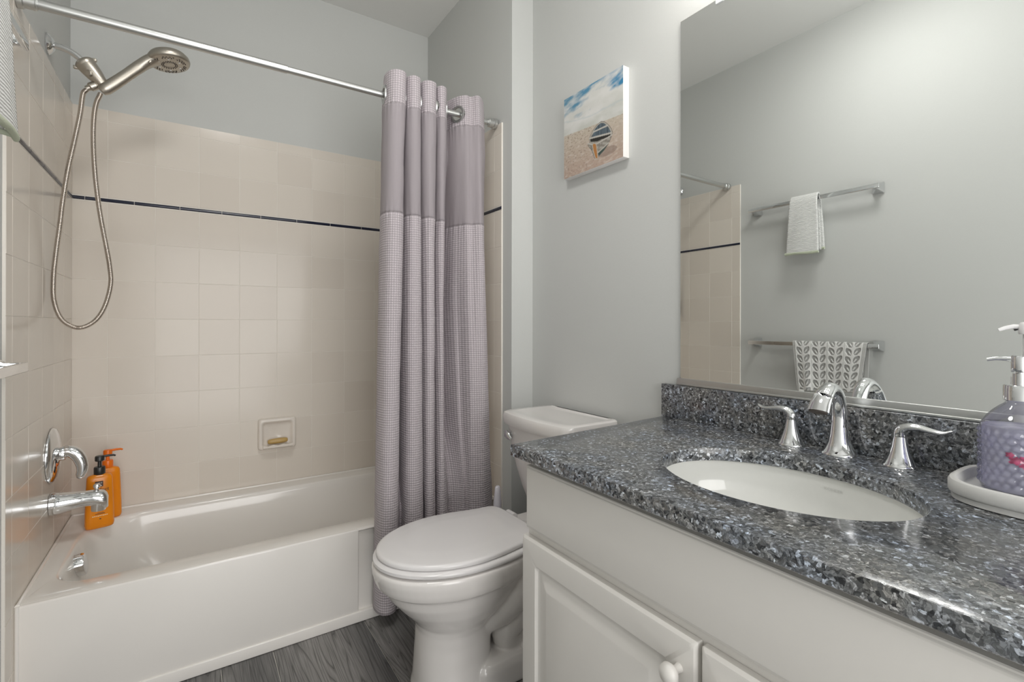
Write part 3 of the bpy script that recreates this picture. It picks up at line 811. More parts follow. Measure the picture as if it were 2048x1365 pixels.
def cloth_point(i, z):
    f = (ZTOP - z) / (ZTOP - ZBOT); f = max(0, min(1, f)); e = f ** 0.8
    p = topP[i] * (1 - e) + botP[i] * e
    a = topP[max(i - 1, 0)] * (1 - e) + botP[max(i - 1, 0)] * e; b = topP[min(i + 1, NP - 1)] * (1 - e) + botP[min(i + 1, NP - 1)] * e
    tg = b - a; L_ = math.hypot(*tg) or 1; n = (tg[1] / L_, -tg[0] / L_)
    up_ = max(0.0, min(1.0, (z - 0.38) / 0.35)); up_ = up_ * up_ * (3 - 2 * up_) * max(0.0, min(1.0, (1.80 - z) / 0.6))
    fa_ = max(0.0, min(1.0, (arc[i] - 0.10) / 0.05)); up_ *= fa_ * fa_ * (3 - 2 * fa_)
    p = (p[0], p[1] + max(0.0, p[1] - 1.742) * 1.5 * up_)
    s = arc[i]
    d = 0.0022 * mnoise.noise(Vector((s * 9, z * 2.2, 3.0))) + 0.0015 * mnoise.noise(Vector((s * 30, z * 9, 7.0)))
    for zs in (ZB1, ZB2):
        near = math.exp(-abs(z - zs) / 0.035) if z < zs else math.exp(-abs(z - zs) / 0.02)
        d += near * 0.0013 * math.sin(s * 2 * PI / 0.017 + 2 * math.sin(s * 40))
    if z < 0.36: d *= 0.5
    y = p[1] + n[1] * d
    if z < 0.40: y = min(y, 1.7905)
    return (p[0] + n[0] * d, y, z)


cr = [i for i in range(NP - 1) if (topP[i][1] - YROD) * (topP[i + 1][1] - YROD) <= 0]


def cross_at(z):
    e = ((ZTOP - z) / (ZTOP - ZBOT)) ** 0.8
    P_ = topP * (1 - e) + botP * e
    return [i for i in range(NP - 1) if (P_[i][1] - YROD) * (P_[i + 1][1] - YROD) <= 0], P_


cr, PR = cross_at(1.96)
ct = thing('shower_curtain', 'mauve-grey waffle shower curtain with a sheer band, bunched at the rod end', 'shower curtain', (1.18, 1.76, 0.05))


def cloth_part(name, z0, z1, dz, material, holes=False):
    n = max(2, int(round((z0 - z1) / dz)) + 1); zz = np.linspace(z0, z1, n)
    g = G(); g.grid(lambda i, j: cloth_point(i, zz[j]), NP, n, lambda i, j: (arc[i], zz[j]))
    if holes:
        keep = []
        V = np.array(g.v)
        cs = [Vector((PR[i][0], YROD, zrod(PR[i][0]))) for i in cr]; ai = [arc[i] for i in cr]
        for f in g.f:
            c = V[list(f)].mean(axis=0); k = f[0] // n; s = arc[k]
            if any(math.hypot(s - a, c[2] - cc.z) < 0.0262 for a, cc in zip(ai, cs)): continue
            keep.append(f)
        g.f = keep
    return g.build(name, material, ct, smooth=70, solid=0.0012, fix=False)


hb = cloth_part('header_band', ZTOP, ZB1, 0.004, M['waffle'], True); hb['label'] = 'waffle-textured top band with grommets'
sb_ = cloth_part('sheer_band', ZB1, ZB2, 0.010, M['sheer']); sb_['label'] = 'plain semi-sheer band'
cloth_part('waffle_panel', ZB2, ZBOT, 0.012, M['waffle'])
for i in cr:
    a, b = PR[max(i - 4, 0)], PR[min(i + 5, NP - 1)]; tg = Vector((b[0] - a[0], b[1] - a[1], 0)).normalized()
    n = Vector((tg.y, -tg.x, 0)); x = PR[i][0]
    g = G(); c = Vector((x, YROD, zrod(x)))
    prof = [(0.0250, -0.0020), (0.0290, -0.0040), (0.0355, -0.0020), (0.0355, 0.0020), (0.0290, 0.0040), (0.0250, 0.0020)]
    rings = []
    for k in range(32):
        aa = 2 * PI * k / 32; dv = tg * math.cos(aa) + Vector((0, 0, 1)) * math.sin(aa)
        rings.append([c + dv * r + n * h for r, h in prof])
    g.loft(rings, closed=True); g.build('grommet', M['satin'], ct, smooth=50)

# ------------------------------------------------------------------ soap dish, soap
t = thing('soap_dish', 'cream ceramic soap dish set into the back wall tiles', 'soap dish', (0.731, YBT, 0.577))


def dring(ix, iz0, iz1, y, r):
    return [(a, y, b) for a, b, _ in rrect(0.650 + ix, 0.812 - ix, 0.505 + iz0, 0.650 - iz1, 0, r, 6, 3)]


g = G(); g.loft([dring(0.0, 0, 0, 2.5395, .012), dring(0.0, 0, 0, 2.528, .013), dring(.003, .002, .003, 2.521, .014), dring(.010, .008, .010, 2.517, .014), dring(.017, .014, .018, 2.520, .014),
                 dring(.021, .018, .022, 2.530, .013), dring(.030, .026, .030, 2.5365, .010)])
g.build('dish_frame', M['dish'], t, smooth=60)
g = G()
lip = []
for k in range(13):
    x = 0.668 + 0.126 * k / 12; ww = 0.0025 * math.cos(k * PI / 2)
    lip.append([(x, 2.5375, 0.522), (x, 2.520, 0.5235 + ww * .3), (x, 2.505, 0.526 + ww), (x, 2.497, 0.531 + ww), (x, 2.492, 0.529 + ww), (x, 2.493, 0.519), (x, 2.510, 0.512), (x, 2.5375, 0.510)])
g.loft(lip); g.build('ribbed_ledge', M['dish'], t, smooth=60)
g = G(); rings = []
for k in range(15):
    a = -PI / 2 + PI * k / 14; x = 0.731 + 0.043 * math.sin(a); c = max(0.02, math.cos(a)) ** 0.35
    rings.append([(x - 0.002 * 0, 2.516 + 0.0125 * c * math.cos(2 * PI * j / 20), 0.5440 + 0.0125 * c * math.sin(2 * PI * j / 20) + 0.0) for j in range(20)])
g.loft(rings)
for i, p in enumerate(g.v):      # bar leans a little
    x, y, z = p; g.v[i] = (x, y, z + (x - 0.731) * 0.03)
tag(g.build('soap_bar', M['soap'], origin=(0.731, 2.516, 0.530), smooth=60), 'worn tan bar of soap lying in the wall soap dish', 'soap')


# ------------------------------------------------------------------ orange pump bottles
def pump_bottle(x, y, ang, label, capmat, marks):
    z0 = TZ + 0.001
    t = thing('pump_bottle', label, 'pump bottle', (0, 0, 0), 'orange pump bottles on the tub corner')
    g = G(); rings = []
    for z, w_, d_ in ((0, .037, .019), (.003, .0405, .022), (.012, .0425, .0235), (.06, .0415, .0235), (.12, .0395, .0225), (.17, .0375, .0215), (.183, .0365, .020), (.190, .033, .0175), (.194, .024, .014), (.196, .015, .0125)):
        rings.append(superel(0, 0, w_, d_, z0 + z, 48, 3.2))
    g.loft(rings); g.build('bottle_body', M['orange'], t, smooth=50)
    g = G(); g.lathe([(.0165, .195), (.017, .197), (.017, .218), (.0155, .222), (.006, .223), (.0055, .245)], (0, 0, z0), (0, 0, 1), 28); g.build('collar', capmat, t)
    g = G(); g.lathe([(.0125, .243), (.014, .245), (.014, .258), (.012, .262), (.004, .263)], (0, 0, z0), (0, 0, 1), 24)
    g.tube([(0.004, 0, z0 + .2575), (.025, 0, z0 + .2585), (.040, 0, z0 + .2575), (.046, 0, z0 + .2545)], [.0045, .0042, .0038, .003], 12); g.build('pump_head', capmat, t)
    if marks:
        yf = -0.0236

        def flat(name, V, F, m_, cx, cz, par=t):
            g = G(); g.add([(cx + u_, yf - 0.0003 + abs(cx + u_) ** 3 * 40 + (0.0016 * max(0, cz + v_ - .06) / .12 if 1 else 0), z0 + cz + v_) for u_, v_ in V], F)
            return g.build(name, m_, par, smooth=0, fix=False)
        sq = lambda w_, h_: ([(-w_, -h_), (w_, -h_), (w_, h_), (-w_, h_)], [(0, 1, 2, 3)])
        lb = flat('logo_square', *sq(.0115, .010), M['ink'], -0.003, .163)
        V, F = text_mesh('미쟝센', 0.01, 0.0165); V = [(a, b + 0.003) for a, b in V]
        g = G(); g.add([(-0.003 + a, yf + 0.0008, z0 + .163 + b) for a, b in V], F); g.build('logo_letters', M['white'], lb, smooth=0, fix=False)
        g = G()
        for k in range(3): g.box(-0.003 - .008 + .006 * k, -0.003 - .004 + .006 * k, yf + .0006, yf + .0012, z0 + .1555, z0 + .1585)
        g.build('logo_dots', M['white'], lb, smooth=0)
        V, F = text_mesh('perfect', 0.02, 0.050); flat('product_word', V, F, M['ink'], 0.0, .141)
        g = G(); g.box(-.014, .014, yf - .0006, yf + .001, z0 + .0535, z0 + .0553); g.box(-.008, .010, yf - .0006, yf + .001, z0 + .0580, z0 + .0588); g.build('fine_print', M['ink'], t, smooth=0)
        g = G()
        for k in range(9): g.box(-.022 + .005 * k, -.0183 + .005 * k, yf - .0004, yf + .001, z0 + .0455 + .0004 * (k % 3), z0 + .0482)
        g.build('pale_print', M['paleprint'], t, smooth=0)
        g = G(); g.box(-.002, .003, yf - .0004, yf + .001, z0 + .034, z0 + .0375); g.build('dot_mark', M['ink'], t, smooth=0)
    # bake the placement into the meshes
    t.location = (x, y, z0); t.rotation_euler = (0, 0, ang)
    for o in [c for c in COL.objects if c.parent == t or (c.parent and c.parent.parent == t)]:
        for vv in o.data.vertices: vv.co.z -= z0
    return t


pump_bottle(0.108, 2.345, 0.20, 'orange pump bottle with a black pump, in front on the tub corner', M['black'], True)
pump_bottle(0.121, 2.440, 0.28, 'orange pump bottle with an orange pump, behind the other bottle', M['orangecap'], False)

# ------------------------------------------------------------------ toilet
YT = 1.352
tt = thing('toilet', 'white two-piece toilet with closed lid, between the tub and the vanity', 'toilet', (1.2, YT, 0))


def egg(xf, xm, xb, w_, z, n=64, eb=2.0, ef=2.0, yc=YT):
    out = []
    for i in range(n):
        a = 2 * PI * i / n; c, s_ = math.cos(a), math.sin(a)
        e = ef if c < 0 else eb
        cx = math.copysign(abs(c) ** (2 / e), c); sy = math.copysign(abs(s_) ** (2 / e), s_)
        out.append((xm + (cx * (xm - xf) if c < 0 else cx * (xb - xm)), yc + sy * w_, z))
    return out


g = G()
R_ = [egg(.940, 1.06, 1.180, .118, .000, ef=2.3, eb=3), egg(.937, 1.06, 1.182, .120, .010, ef=2.3, eb=3), egg(.942, 1.06, 1.176, .112, .035, ef=2.3, eb=3), egg(.945, 1.06, 1.168, .104, .09, ef=2.3, eb=3),
      egg(.948, 1.06, 1.170, .102, .15, ef=2.2, eb=3), egg(.950, 1.06, 1.185, .106, .190, ef=2.2), egg(.944, 1.06, 1.21, .115, .212), egg(.925, 1.06, 1.25, .131, .236), egg(.895, 1.06, 1.29, .148, .268), egg(.865, 1.065, 1.32, .162, .303),
      egg(.850, 1.07, 1.34, .170, .330), egg(.845, 1.07, 1.35, .173, .337), egg(.834, 1.07, 1.36, .1815, .3415), egg(.826, 1.07, 1.37, .186, .356), egg(.818, 1.07, 1.38, .189, .380), egg(.817, 1.07, 1.385, .189, .398), egg(.823, 1.07, 1.38, .185, .4035), egg(.85, 1.07, 1.36, .16, .405)]
g.loft(R_)
# rear deck under the tank, trapway and foot
g.loft([egg(1.22, 1.40, 1.585, .085, .20, eb=6, ef=3), egg(1.20, 1.40, 1.585, .105, .30, eb=6, ef=3), egg(1.20, 1.40, 1.585, .135, .36, eb=6, ef=3), egg(1.2, 1.40, 1.585, .14, .392, eb=6, ef=3)])
for sg in (-1, 1):
    tp = spline([(1.275, YT + sg * .085, .345), (1.250, YT + sg * .092, .300), (1.222, YT + sg * .084, .252), (1.180, YT + sg * .062, .212), (1.13, YT + sg * .030, .180), (1.08, YT + sg * .012, .160)], 30)
    ry = np.interp(np.linspace(0, 1, 30), [0, .3, .55, .8, 1], [.052, .060, .057, .052, .040])
    g.tube([tuple(p) for p in tp], [(float(a), float(a)) for a in ry], 26)
    tp = spline([(1.31, YT + sg * .06, .22), (1.26, YT + sg * .068, .175), (1.215, YT + sg * .062, .135), (1.235, YT + sg * .055, .095), (1.30, YT + sg * .05, .075)], 26)
    g.tube([tuple(p) for p in tp], [(.044, .044)] * 26, 20)
    tp = spline([(1.30, YT + sg * .05, .30), (1.36, YT + sg * .055, .235), (1.42, YT + sg * .055, .17), (1.44, YT + sg * .05, .06)], 18)
    g.tube([tuple(p) for p in tp], [(.055, .05)] * 18, 20)
g.loft([rrect(1.08, 1.47, YT - .122, YT + .122, 0, .05), rrect(1.08, 1.47, YT - .122, YT + .122, .060, .05), rrect(1.085, 1.465, YT - .116, YT + .116, .078, .05), rrect(1.10, 1.45, YT - .095, YT + .095, .088, .045)])
bw = g.build('bowl', M['porcelain'], tt, smooth=180)
q = bw.modifiers.new('blend', 'REMESH'); q.mode = 'VOXEL'; q.voxel_size = 0.0035; q.use_smooth_shade = True
q = bw.modifiers.new('soften', 'SMOOTH'); q.factor = 0.5; q.iterations = 9
g = G(); g.lathe([(.012, 0), (.012, .006), (.008, .012), (.002, .014)], (1.26, YT - .098, .084), (0, 0, 1), 20); g.build('bolt_cap', M['porcelain'], tt)
g = G()
g.loft([egg(.828, 1.07, 1.325, .182, .4075, eb=2.6), egg(.8205, 1.07, 1.33, .1855, .4115, eb=2.6), egg(.8205, 1.07, 1.33, .1855, .4195, eb=2.6), egg(.829, 1.07, 1.325, .180, .4245, eb=2.6)])
g.build('seat', M['seat'], tt, smooth=50)


def lid(inset, z, n=72):
    xf, w_ = 0.830 + inset, 0.1795 - inset
    P = []
    for i in range(n):
        a = 2 * PI * i / n; c, s_ = math.cos(a), math.sin(a)
        if c < 0:
            x = 1.075 + c * (1.075 - xf); y = s_ * w_
        else:
            x = 1.075 + (c ** 0.55) * (1.312 - inset - 1.075)
            # sides pinch in slightly then flare to the hinge corners
            y = math.copysign(abs(s_) ** 0.30, s_) * w_ * (1 - 0.10 * math.sin(min(1, c * 1.15) * PI) * 1.0)
        P.append((x, YT + 0.002 + y, z))
    return P


g = G(); g.loft([lid(.010, .4265), lid(.001, .4285), lid(0, .4315), lid(0, .4365), lid(.003, .4405), lid(.010, .4425), lid(.045, .4435), lid(.06, .4455), lid(.085, .4468)])
g.build('lid', M['seat'], tt, smooth=40)
for sg in (-1, 1):
    g = G(); g.tube([(1.327, YT + sg * .075 - .022, .424), (1.327, YT + sg * .075 + .022, .424)], .0125, 18); g.build('hinge', M['seat'], tt)


def tank(xf, w_, z, n=64, bow=0.022, r=0.03):
    P = []
    pts = rrect(xf, 1.585, YT - w_, YT + w_, z, (r, .02, .02, r), 8, 8)
    for x, y, z_ in pts:
        k = (1.585 - x) / (1.585 - xf); d = 1 - ((y - YT) / w_) ** 2
        P.append((x - bow * d * k ** 2, y, z_))
    return P


g = G()
g.loft([tank(1.47, .110, .395, r=.05), tank(1.452, .128, .405, r=.05), tank(1.442, .150, .430, r=.045), tank(1.425, .163, .49), tank(1.405, .172, .56), tank(1.388, .180, .64), tank(1.377, .185, .715), tank(1.376, .186, .726)])
g.build('tank', M['porcelain'], tt, smooth=60)
g = G()
g.loft([tank(1.372, .189, .724), tank(1.364, .193, .727), tank(1.360, .194, .735), tank(1.358, .194, .760), tank(1.362, .192, .7685), tank(1.372, .186, .7715), tank(1.40, .165, .7705), tank(1.41, .158, .7695)])
g.build('tank_lid', M['porcelain'], tt, smooth=40)
g = G()
g.lathe([(.011, 0), (.011, .008), (.006, .010), (.006, .022)], (1.379, 1.500, .688), (-1, .25, 0), 20)
c0 = Vector((1.360, 1.507, .688))
g.tube([c0 + Vector((0.004, .010, .004)), c0 + Vector((0, .004, .001)), c0 + Vector((0, -.010, -.005)), c0 + Vector((.002, -.026, -.014))], [(.007, .012), (.009, .016), (.008, .014), (.004, .006)], 16, sect=(0, 0, 1))
o = g.build('flush_lever', M['chrome'], tt, smooth=60); o['label'] = 'chrome flush lever'

# toilet brush
t = thing('toilet_brush', 'white toilet brush standing in its holder behind the toilet', 'toilet brush', (1.385, 1.612, 0))
g = G(); g.lathe([(.050, .001), (.052, .006), (.048, .03), (.044, .20), (.046, .215), (.042, .216), (.038, .21)], (1.385, 1.612, 0), (0, 0, 1), 32); g.build('holder', M['white'], t)
g = G(); g.tube([(1.385, 1.612, .16), (1.385, 1.612, .30), (1.3852, 1.612, .40), (1.3855, 1.612, .44), (1.3855, 1.612, .459), (1.3855, 1.612, .464)], [(.016, .016), (.017, .016), (.0165, .014), (.0125, .011), (.0105, .009), (.006, .005)], 20, sect=(0, 1, 0))
g.build('handle', M['lilacwhite'], t, smooth=60)

# ------------------------------------------------------------------ vanity
V0 = thing('vanity_cabinet', 'white two-door vanity cabinet under the granite countertop', 'cabinet', (1.32, 0.455, 0))
CY0, CY1 = -0.015, 0.928
g = G(); g.box(1.0655, 1.604, CY0, CY0 + .016, 0.0, 0.7855).box(1.0655, 1.604, CY1 - .016, CY1, 0.0, 0.7855).box(1.0655, 1.604, CY0 + .016, CY1 - .016, .095, .111).box(1.596, 1.604, CY0 + .016, CY1 - .016, .111, .7855)
g.box(1.11, 1.124, CY0 + .016, CY1 - .016, 0.0, 0.095)
g.box(1.047, 1.0655, CY0, CY0 + .04, .095, .7855).box(1.047, 1.0655, CY1 - .04, CY1, .095, .7855).box(1.047, 1.0655, CY0 + .04, CY1 - .04, .745, .7855).box(1.047, 1.0655, CY0 + .04, CY1 - .04, .590, .645).box(1.047, 1.0655, CY0 + .04, CY1 - .04, .095, .125).box(1.047, 1.0655, .435, .485, .125, .590); g.build('carcass', M['cabinet'], V0, smooth=0, bevel=.0015)


def panel_front(name, y0, y1, z0, z1, prof, x=1.0465, par=V0):
    """nested rectangles; prof: (inset, depth) with depth measured out from the carcass, corner radius grows"""
    g = G(); rings = []
    for ins, d, r in prof:
        rings.append([(x - d, a, b) for a, b, _ in rrect(y0 + ins, y1 - ins, z0 + ins, z1 - ins, 0, r, 6, 2)])
    g.loft(rings); return g.build(name, M['cabinet'], par, smooth=28)


panel_front('false_drawer_front', CY0 + .014, .917, .627, .769, [(0, 0.0005, .001), (0, .0125, .001), (.0015, .014, .001), (.0035, .0145, .001), (.0055, .0165, .001), (.008, .0172, .001)])
dp = [(0, .0005, .002), (0, .012, .003), (.0015, .0145, .004), (.0045, .0175, .005), (.0095, .0185, .006), (.052, .0185, .006), (.054, .0165, .010), (.057, .0125, .012), (.062, .0115, .012), (.066, .0120, .010), (.090, .0178, .004), (.093, .0185, .003)]
for (a, b, ky) in ((.464, .930, .494), (CY0 + .005, .457, .427)):
    d = panel_front('door', a, b, .100, .606, dp)
    g = G(); g.lathe([(.0075, 0), (.0065, .004), (.0065, .012), (.012, .017), (.0165, .023), (.0155, .030), (.010, .035), (.002, .0365)], (1.0285, ky, .553), (-1, 0, 0), 28)
    g.build('knob', M['cabinet'], d, smooth=60)

# countertop with oval cut-out
ZT, ZU = 0.8136, 0.7862
SX, SY, SA, SB = 1.285, 0.479, 0.168, 0.217
corners = [(1.008, 0.946), (1.008, -0.03), (1.6065, -0.03), (1.6065, 0.988)]


def outer_pt(a):
    d = (math.cos(a), math.sin(a)); best = None
    for i in range(4):
        p, q = corners[i], corners[(i + 1) % 4]; ex, ey = q[0] - p[0], q[1] - p[1]
        den = d[0] * ey - d[1] * ex
        if abs(den) < 1e-9: continue
        tt_ = ((p[0] - SX) * ey - (p[1] - SY) * ex) / den; s_ = ((p[0] - SX) * d[1] - (p[1] - SY) * d[0]) / den
        if tt_ > 0 and -1e-6 <= s_ <= 1 + 1e-6 and (best is None or tt_ < best): best = tt_
    return (SX + d[0] * best, SY + d[1] * best)


angs = sorted([2 * PI * i / 120 for i in range(120)] + [math.atan2(c[1] - SY, c[0] - SX) % (2 * PI) for c in corners])
OUT = [outer_pt(a) for a in angs]
INN = []
for a in angs:
    r = 1 / math.sqrt((math.cos(a) / SA) ** 2 + (math.sin(a) / SB) ** 2); INN.append((SX + r * math.cos(a), SY + r * math.sin(a)))


def mixr(f, z):
    return [(o_[0] + (i_[0] - o_[0]) * f, o_[1] + (i_[1] - o_[1]) * f, z) for o_, i_ in zip(OUT, INN)]


def insetr(base, sgn, d, z):
    out = []
    for p in base:
        vx, vy = p[0] - SX, p[1] - SY; l = math.hypot(vx, vy); out.append((p[0] + sgn * vx / l * d, p[1] + sgn * vy / l * d, z))
    return out


def corner_in(d, z):
    cx0, cx1, cy0 = 1.008 + d, 1.6065, -0.03
    out = []
    for p in OUT:
        x = max(p[0], cx0) if p[0] < 1.2 else p[0]
        y = p[1] - d if p[1] > 0.9 else p[1]
        out.append((x, y, z))
    return out


g = G()
g.loft([corner_in(0.002, ZU), corner_in(0, ZU + .002), corner_in(0, ZT - .0025), corner_in(0.0008, ZT - .0008), corner_in(0.0025, ZT),
        insetr(INN, 1, .0025, ZT), insetr(INN, 1, .0008, ZT - .0008), [(x, y, ZT - .0025) for x, y in INN], [(x, y, ZU) for x, y in INN]], closed=True)
tag(g.build('countertop', M['granite'], origin=(1.3, 0.47, ZU), smooth=30), 'polished blue-grey speckled granite countertop with an oval sink cut-out', 'countertop')
g = G(); g.box(1.587, 1.6068, -0.03, 0.990, ZT + .0002, 0.9125, 0.0015)
tag(g.build('backsplash', M['granite'], origin=(1.597, 0.48, ZT), smooth=30), 'low blue-grey granite backsplash strip under the mirror', 'backsplash')

# sink
t = thing('undermount_sink', 'white oval undermount sink in the granite countertop', 'sink', (SX, SY, 0.64))
DEP = 0.150


def sinkpt(a, q):
    """q 0..1 down the bowl"""
    k = (1 - q ** 2.6) ** 0.55 if q < 1 else 0
    k = max(k, 0.0); s_ = 0.12 + 0.88 * k
    return (SX + (SA + .006) * s_ * math.cos(a), SY + (SB + .006) * s_ * math.sin(a), ZU - .0008 - DEP * q)


g = G()
qs = list(np.linspace(0, .86, 14)) + [.92, .96, .985, 1.0]
rings = [[(SX + (SA + .022) * math.cos(2 * PI * j / 72), SY + (SB + .022) * math.sin(2 * PI * j / 72), ZU - .0006) for j in range(72)]]
rings += [[sinkpt(2 * PI * j / 72, q) for j in range(72)] for q in qs]
rings += [[(SX + .02 * .5 * math.cos(2 * PI * j / 72), SY + .02 * .5 * math.sin(2 * PI * j / 72), ZU - .0012 - DEP) for j in range(72)]]
g.loft(rings, cap0=False); o = g.build('basin', M['basin'], t, smooth=60, fix=False)
g = G(); g.lathe([(.021, -.001), (.021, .002), (.017, .003), (.015, .001), (.004, .004)], (SX, SY, ZU - DEP - .0012), (0, 0, 1), 28); g.build('drain', M['chrome'], t)
V, F = text_mesh('KOHLER', 0.02, 0.030)
g = G()
for (a, b) in V:
    an = 0.0 - a / 0.19 + 0.0
    p = sinkpt(an - 0.10, 0.16 + (-b) / DEP); q = Vector((SX - p[0], SY - p[1], 0)).normalized() * 0.0008
    g.add([(p[0] + q.x, p[1] + q.y, p[2] + .0003)], [])
g.f = F
g.build('maker_mark', M['grey'], t, smooth=0, fix=False)

# faucet
fa = thing('faucet', 'chrome widespread faucet with arched spout and two lever handles', 'faucet', (1.555, 0.487, ZT))
FX = 1.555
g = G()
bp_ = [(.034, 0), (.034, .003), (.0315, .006), (.0265, .014), (.0215, .026), (.0180, .042), (.0160, .060)]
g.lathe(bp_, (FX, .487, ZT), (0, 0, 1), 40)
sp = spline([(FX, .487, ZT + .058), (FX, .487, ZT + .085), (FX - .004, .487, ZT + .110), (FX - .018, .487, ZT + .134), (FX - .040, .487, ZT + .145), (FX - .062, .487, ZT + .138), (FX - .082, .487, ZT + .120), (FX - .095, .487, ZT + .100)], 34)
q_ = np.linspace(0, 1, 34)
ra = np.interp(q_, [0, .3, .55, .8, 1], [.0160, .0142, .0150, .0185, .0215]); rb = np.interp(q_, [0, .3, .55, .8, 1], [.0160, .0135, .0120, .0105, .0110])
g.tube([tuple(p) for p in sp], [(float(a), float(b)) for a, b in zip(ra, rb)], 28, sect=(1, 0, 1.0))
g.build('spout', M['chrome'], fa, smooth=60)
g = G(); g.tube([(FX - .0945, .487, ZT + .101), (FX - .096, .487, ZT + .0985)], [(.018, .0085)] * 2, 24, sect=(1, 0, 1)); g.build('aerator', M['nozzle'], fa)
for (y, sg) in ((.588, 1), (.380, -1)):
    g = G(); g.lathe([(.0285, 0), (.0285, .0025), (.0265, .005), (.0225, .013), (.0180, .024), (.0140, .038), (.0115, .052), (.0105, .058), (.0105, .0588)], (FX, y, ZT), (0, 0, 1), 36)
    hb_ = g.build('handle_base', M['chrome'], fa, smooth=50)
    g = G()
    lp = spline([(FX, y, ZT + .0595), (FX, y, ZT + .066), (FX, y + sg * .003, ZT + .073), (FX, y + sg * .013, ZT + .079), (FX, y + sg * .030, ZT + .0805), (FX, y + sg * .050, ZT + .0775), (FX, y + sg * .066, ZT + .077), (FX, y + sg * .080, ZT + .083)], 30)
    q2 = np.linspace(0, 1, 30)
    A_ = np.interp(q2, [0, .1, .3, .6, .85, .95, 1], [.0108, .0110, .0105, .0098, .0092, .0065, .002]); B_ = np.interp(q2, [0, .1, .3, .6, .85, 1], [.0108, .0105, .0080, .0058, .0040, .0015])
    g.tube([tuple(p) for p in lp], [(float(a), float(b)) for a, b in zip(A_, B_)], 22, sect=(0, -sg * .8, 1)); g.build('lever', M['chrome'], hb_, smooth=60)

# ------------------------------------------------------------------ mirror
t = thing('wall_mirror', 'large frameless mirror above the granite backsplash', 'mirror', (1.604, 0.38, 0.914))
g = G(); g.box(1.6012, 1.6062, -0.20, 0.931, 0.930, 1.9925); g.build('glass', M['mirror'], t, smooth=0)
g = G(); g.box(1.5985, 1.6066, -0.20, 0.942, 0.9135, 0.9335, 0.0012); g.box(1.5955, 1.5992, -0.20, 0.942, 0.9132, 0.9185, 0.001)
g.build('bottom_channel', M['satin'], t)
g = G(); g.box(1.5975, 1.6066, .790, .815, 1.978, 2.004, .003); g.build('clip', mat('clear_clip', (.85, .88, .88), .2), t)

# ------------------------------------------------------------------ canvas print (a boat on a beach)
t = thing('canvas_print', 'square canvas print of a rowing boat on a sandy beach', 'picture', (1.592, 1.291, 1.646))
Y0, Y1, Z0, Z1 = 1.139, 1.443, 1.647, 1.950
g = G(); g.box(1.578, 1.6068, Y0, Y1, Z0, Z1, .0015); g.build('stretched_canvas', M['canvas_side'], t)
NU = 220
g = G(); g.grid(lambda i, j: (1.5776, Y1 - (Y1 - Y0) * i / (NU - 1), Z0 + (Z1 - Z0) * j / (NU - 1)), NU, NU)


def fbm(x, y, o=4, seed=0):
    return mnoise.fractal(Vector((x, y, seed)), 1.0, 2.0, o)


def lerp(a, b, f):
    f = max(0, min(1, f)); return tuple(a[k] + (b[k] - a[k]) * f for k in range(3))


def inpoly(x, y, P):
    c = False; j = len(P) - 1
    for i in range(len(P)):
        if (P[i][1] > y) != (P[j][1] > y) and x < (P[j][0] - P[i][0]) * (y - P[i][1]) / (P[j][1] - P[i][1]) + P[i][0]: c = not c
        j = i
    return c


def dseg(x, y, a, b):
    ax_, ay = a; bx, by = b; dx, dy = bx - ax_, by - ay; q = ((x - ax_) * dx + (y - ay) * dy) / (dx * dx + dy * dy + 1e-9); q = max(0, min(1, q))
    return math.hypot(x - ax_ - q * dx, y - ay - q * dy)


HULL = [(0.662, 0.505), (0.714, 0.483), (0.772, 0.434), (0.822, 0.371), (0.846, 0.316), (0.836, 0.289), (0.805, 0.237), (0.765, 0.193), (0.707, 0.151), (0.625, 0.112), (0.59, 0.084), (0.549, 0.11), (0.507, 0.208), (0.451, 0.275), (0.431, 0.32), (0.466, 0.319), (0.457, 0.369), (0.491, 0.412), (0.538, 0.456), (0.602, 0.492)]
FORE = [(0.625, 0.493), (0.706, 0.467), (0.757, 0.426), (0.692, 0.411), (0.579, 0.41), (0.529, 0.437)]
MID = [(0.538, 0.413), (0.768, 0.41), (0.816, 0.328), (0.736, 0.339), (0.491, 0.36)]
BAND = [(0.46, 0.366), (0.816, 0.318), (0.801, 0.292), (0.736, 0.29), (0.587, 0.296), (0.46, 0.328)]
SIDE = [(0.587, 0.258), (0.839, 0.283), (0.779, 0.217), (0.625, 0.125)]
DARKLOW = [(0.621, 0.116), (0.612, 0.15), (0.772, 0.204), (0.733, 0.161)]
PLATE = [(0.51, 0.282), (0.541, 0.296), (0.581, 0.273), (0.59, 0.241), (0.613, 0.107), (0.598, 0.078), (0.56, 0.107), (0.529, 0.196)]
STERN = [(0.435, 0.319), (0.51, 0.304), (0.502, 0.214), (0.455, 0.277)]
L1 = [(0.525, 0.424), (0.765, 0.421)]
L2 = [(0.46, 0.368), (0.816, 0.319)]
L3 = [(0.584, 0.268), (0.839, 0.29)]
L4 = [(0.61, 0.159), (0.779, 0.22)]
L5 = [(0.435, 0.319), (0.518, 0.28)]
cols = np.zeros((NU * NU, 3), dtype=np.float32)
BH = 0.50
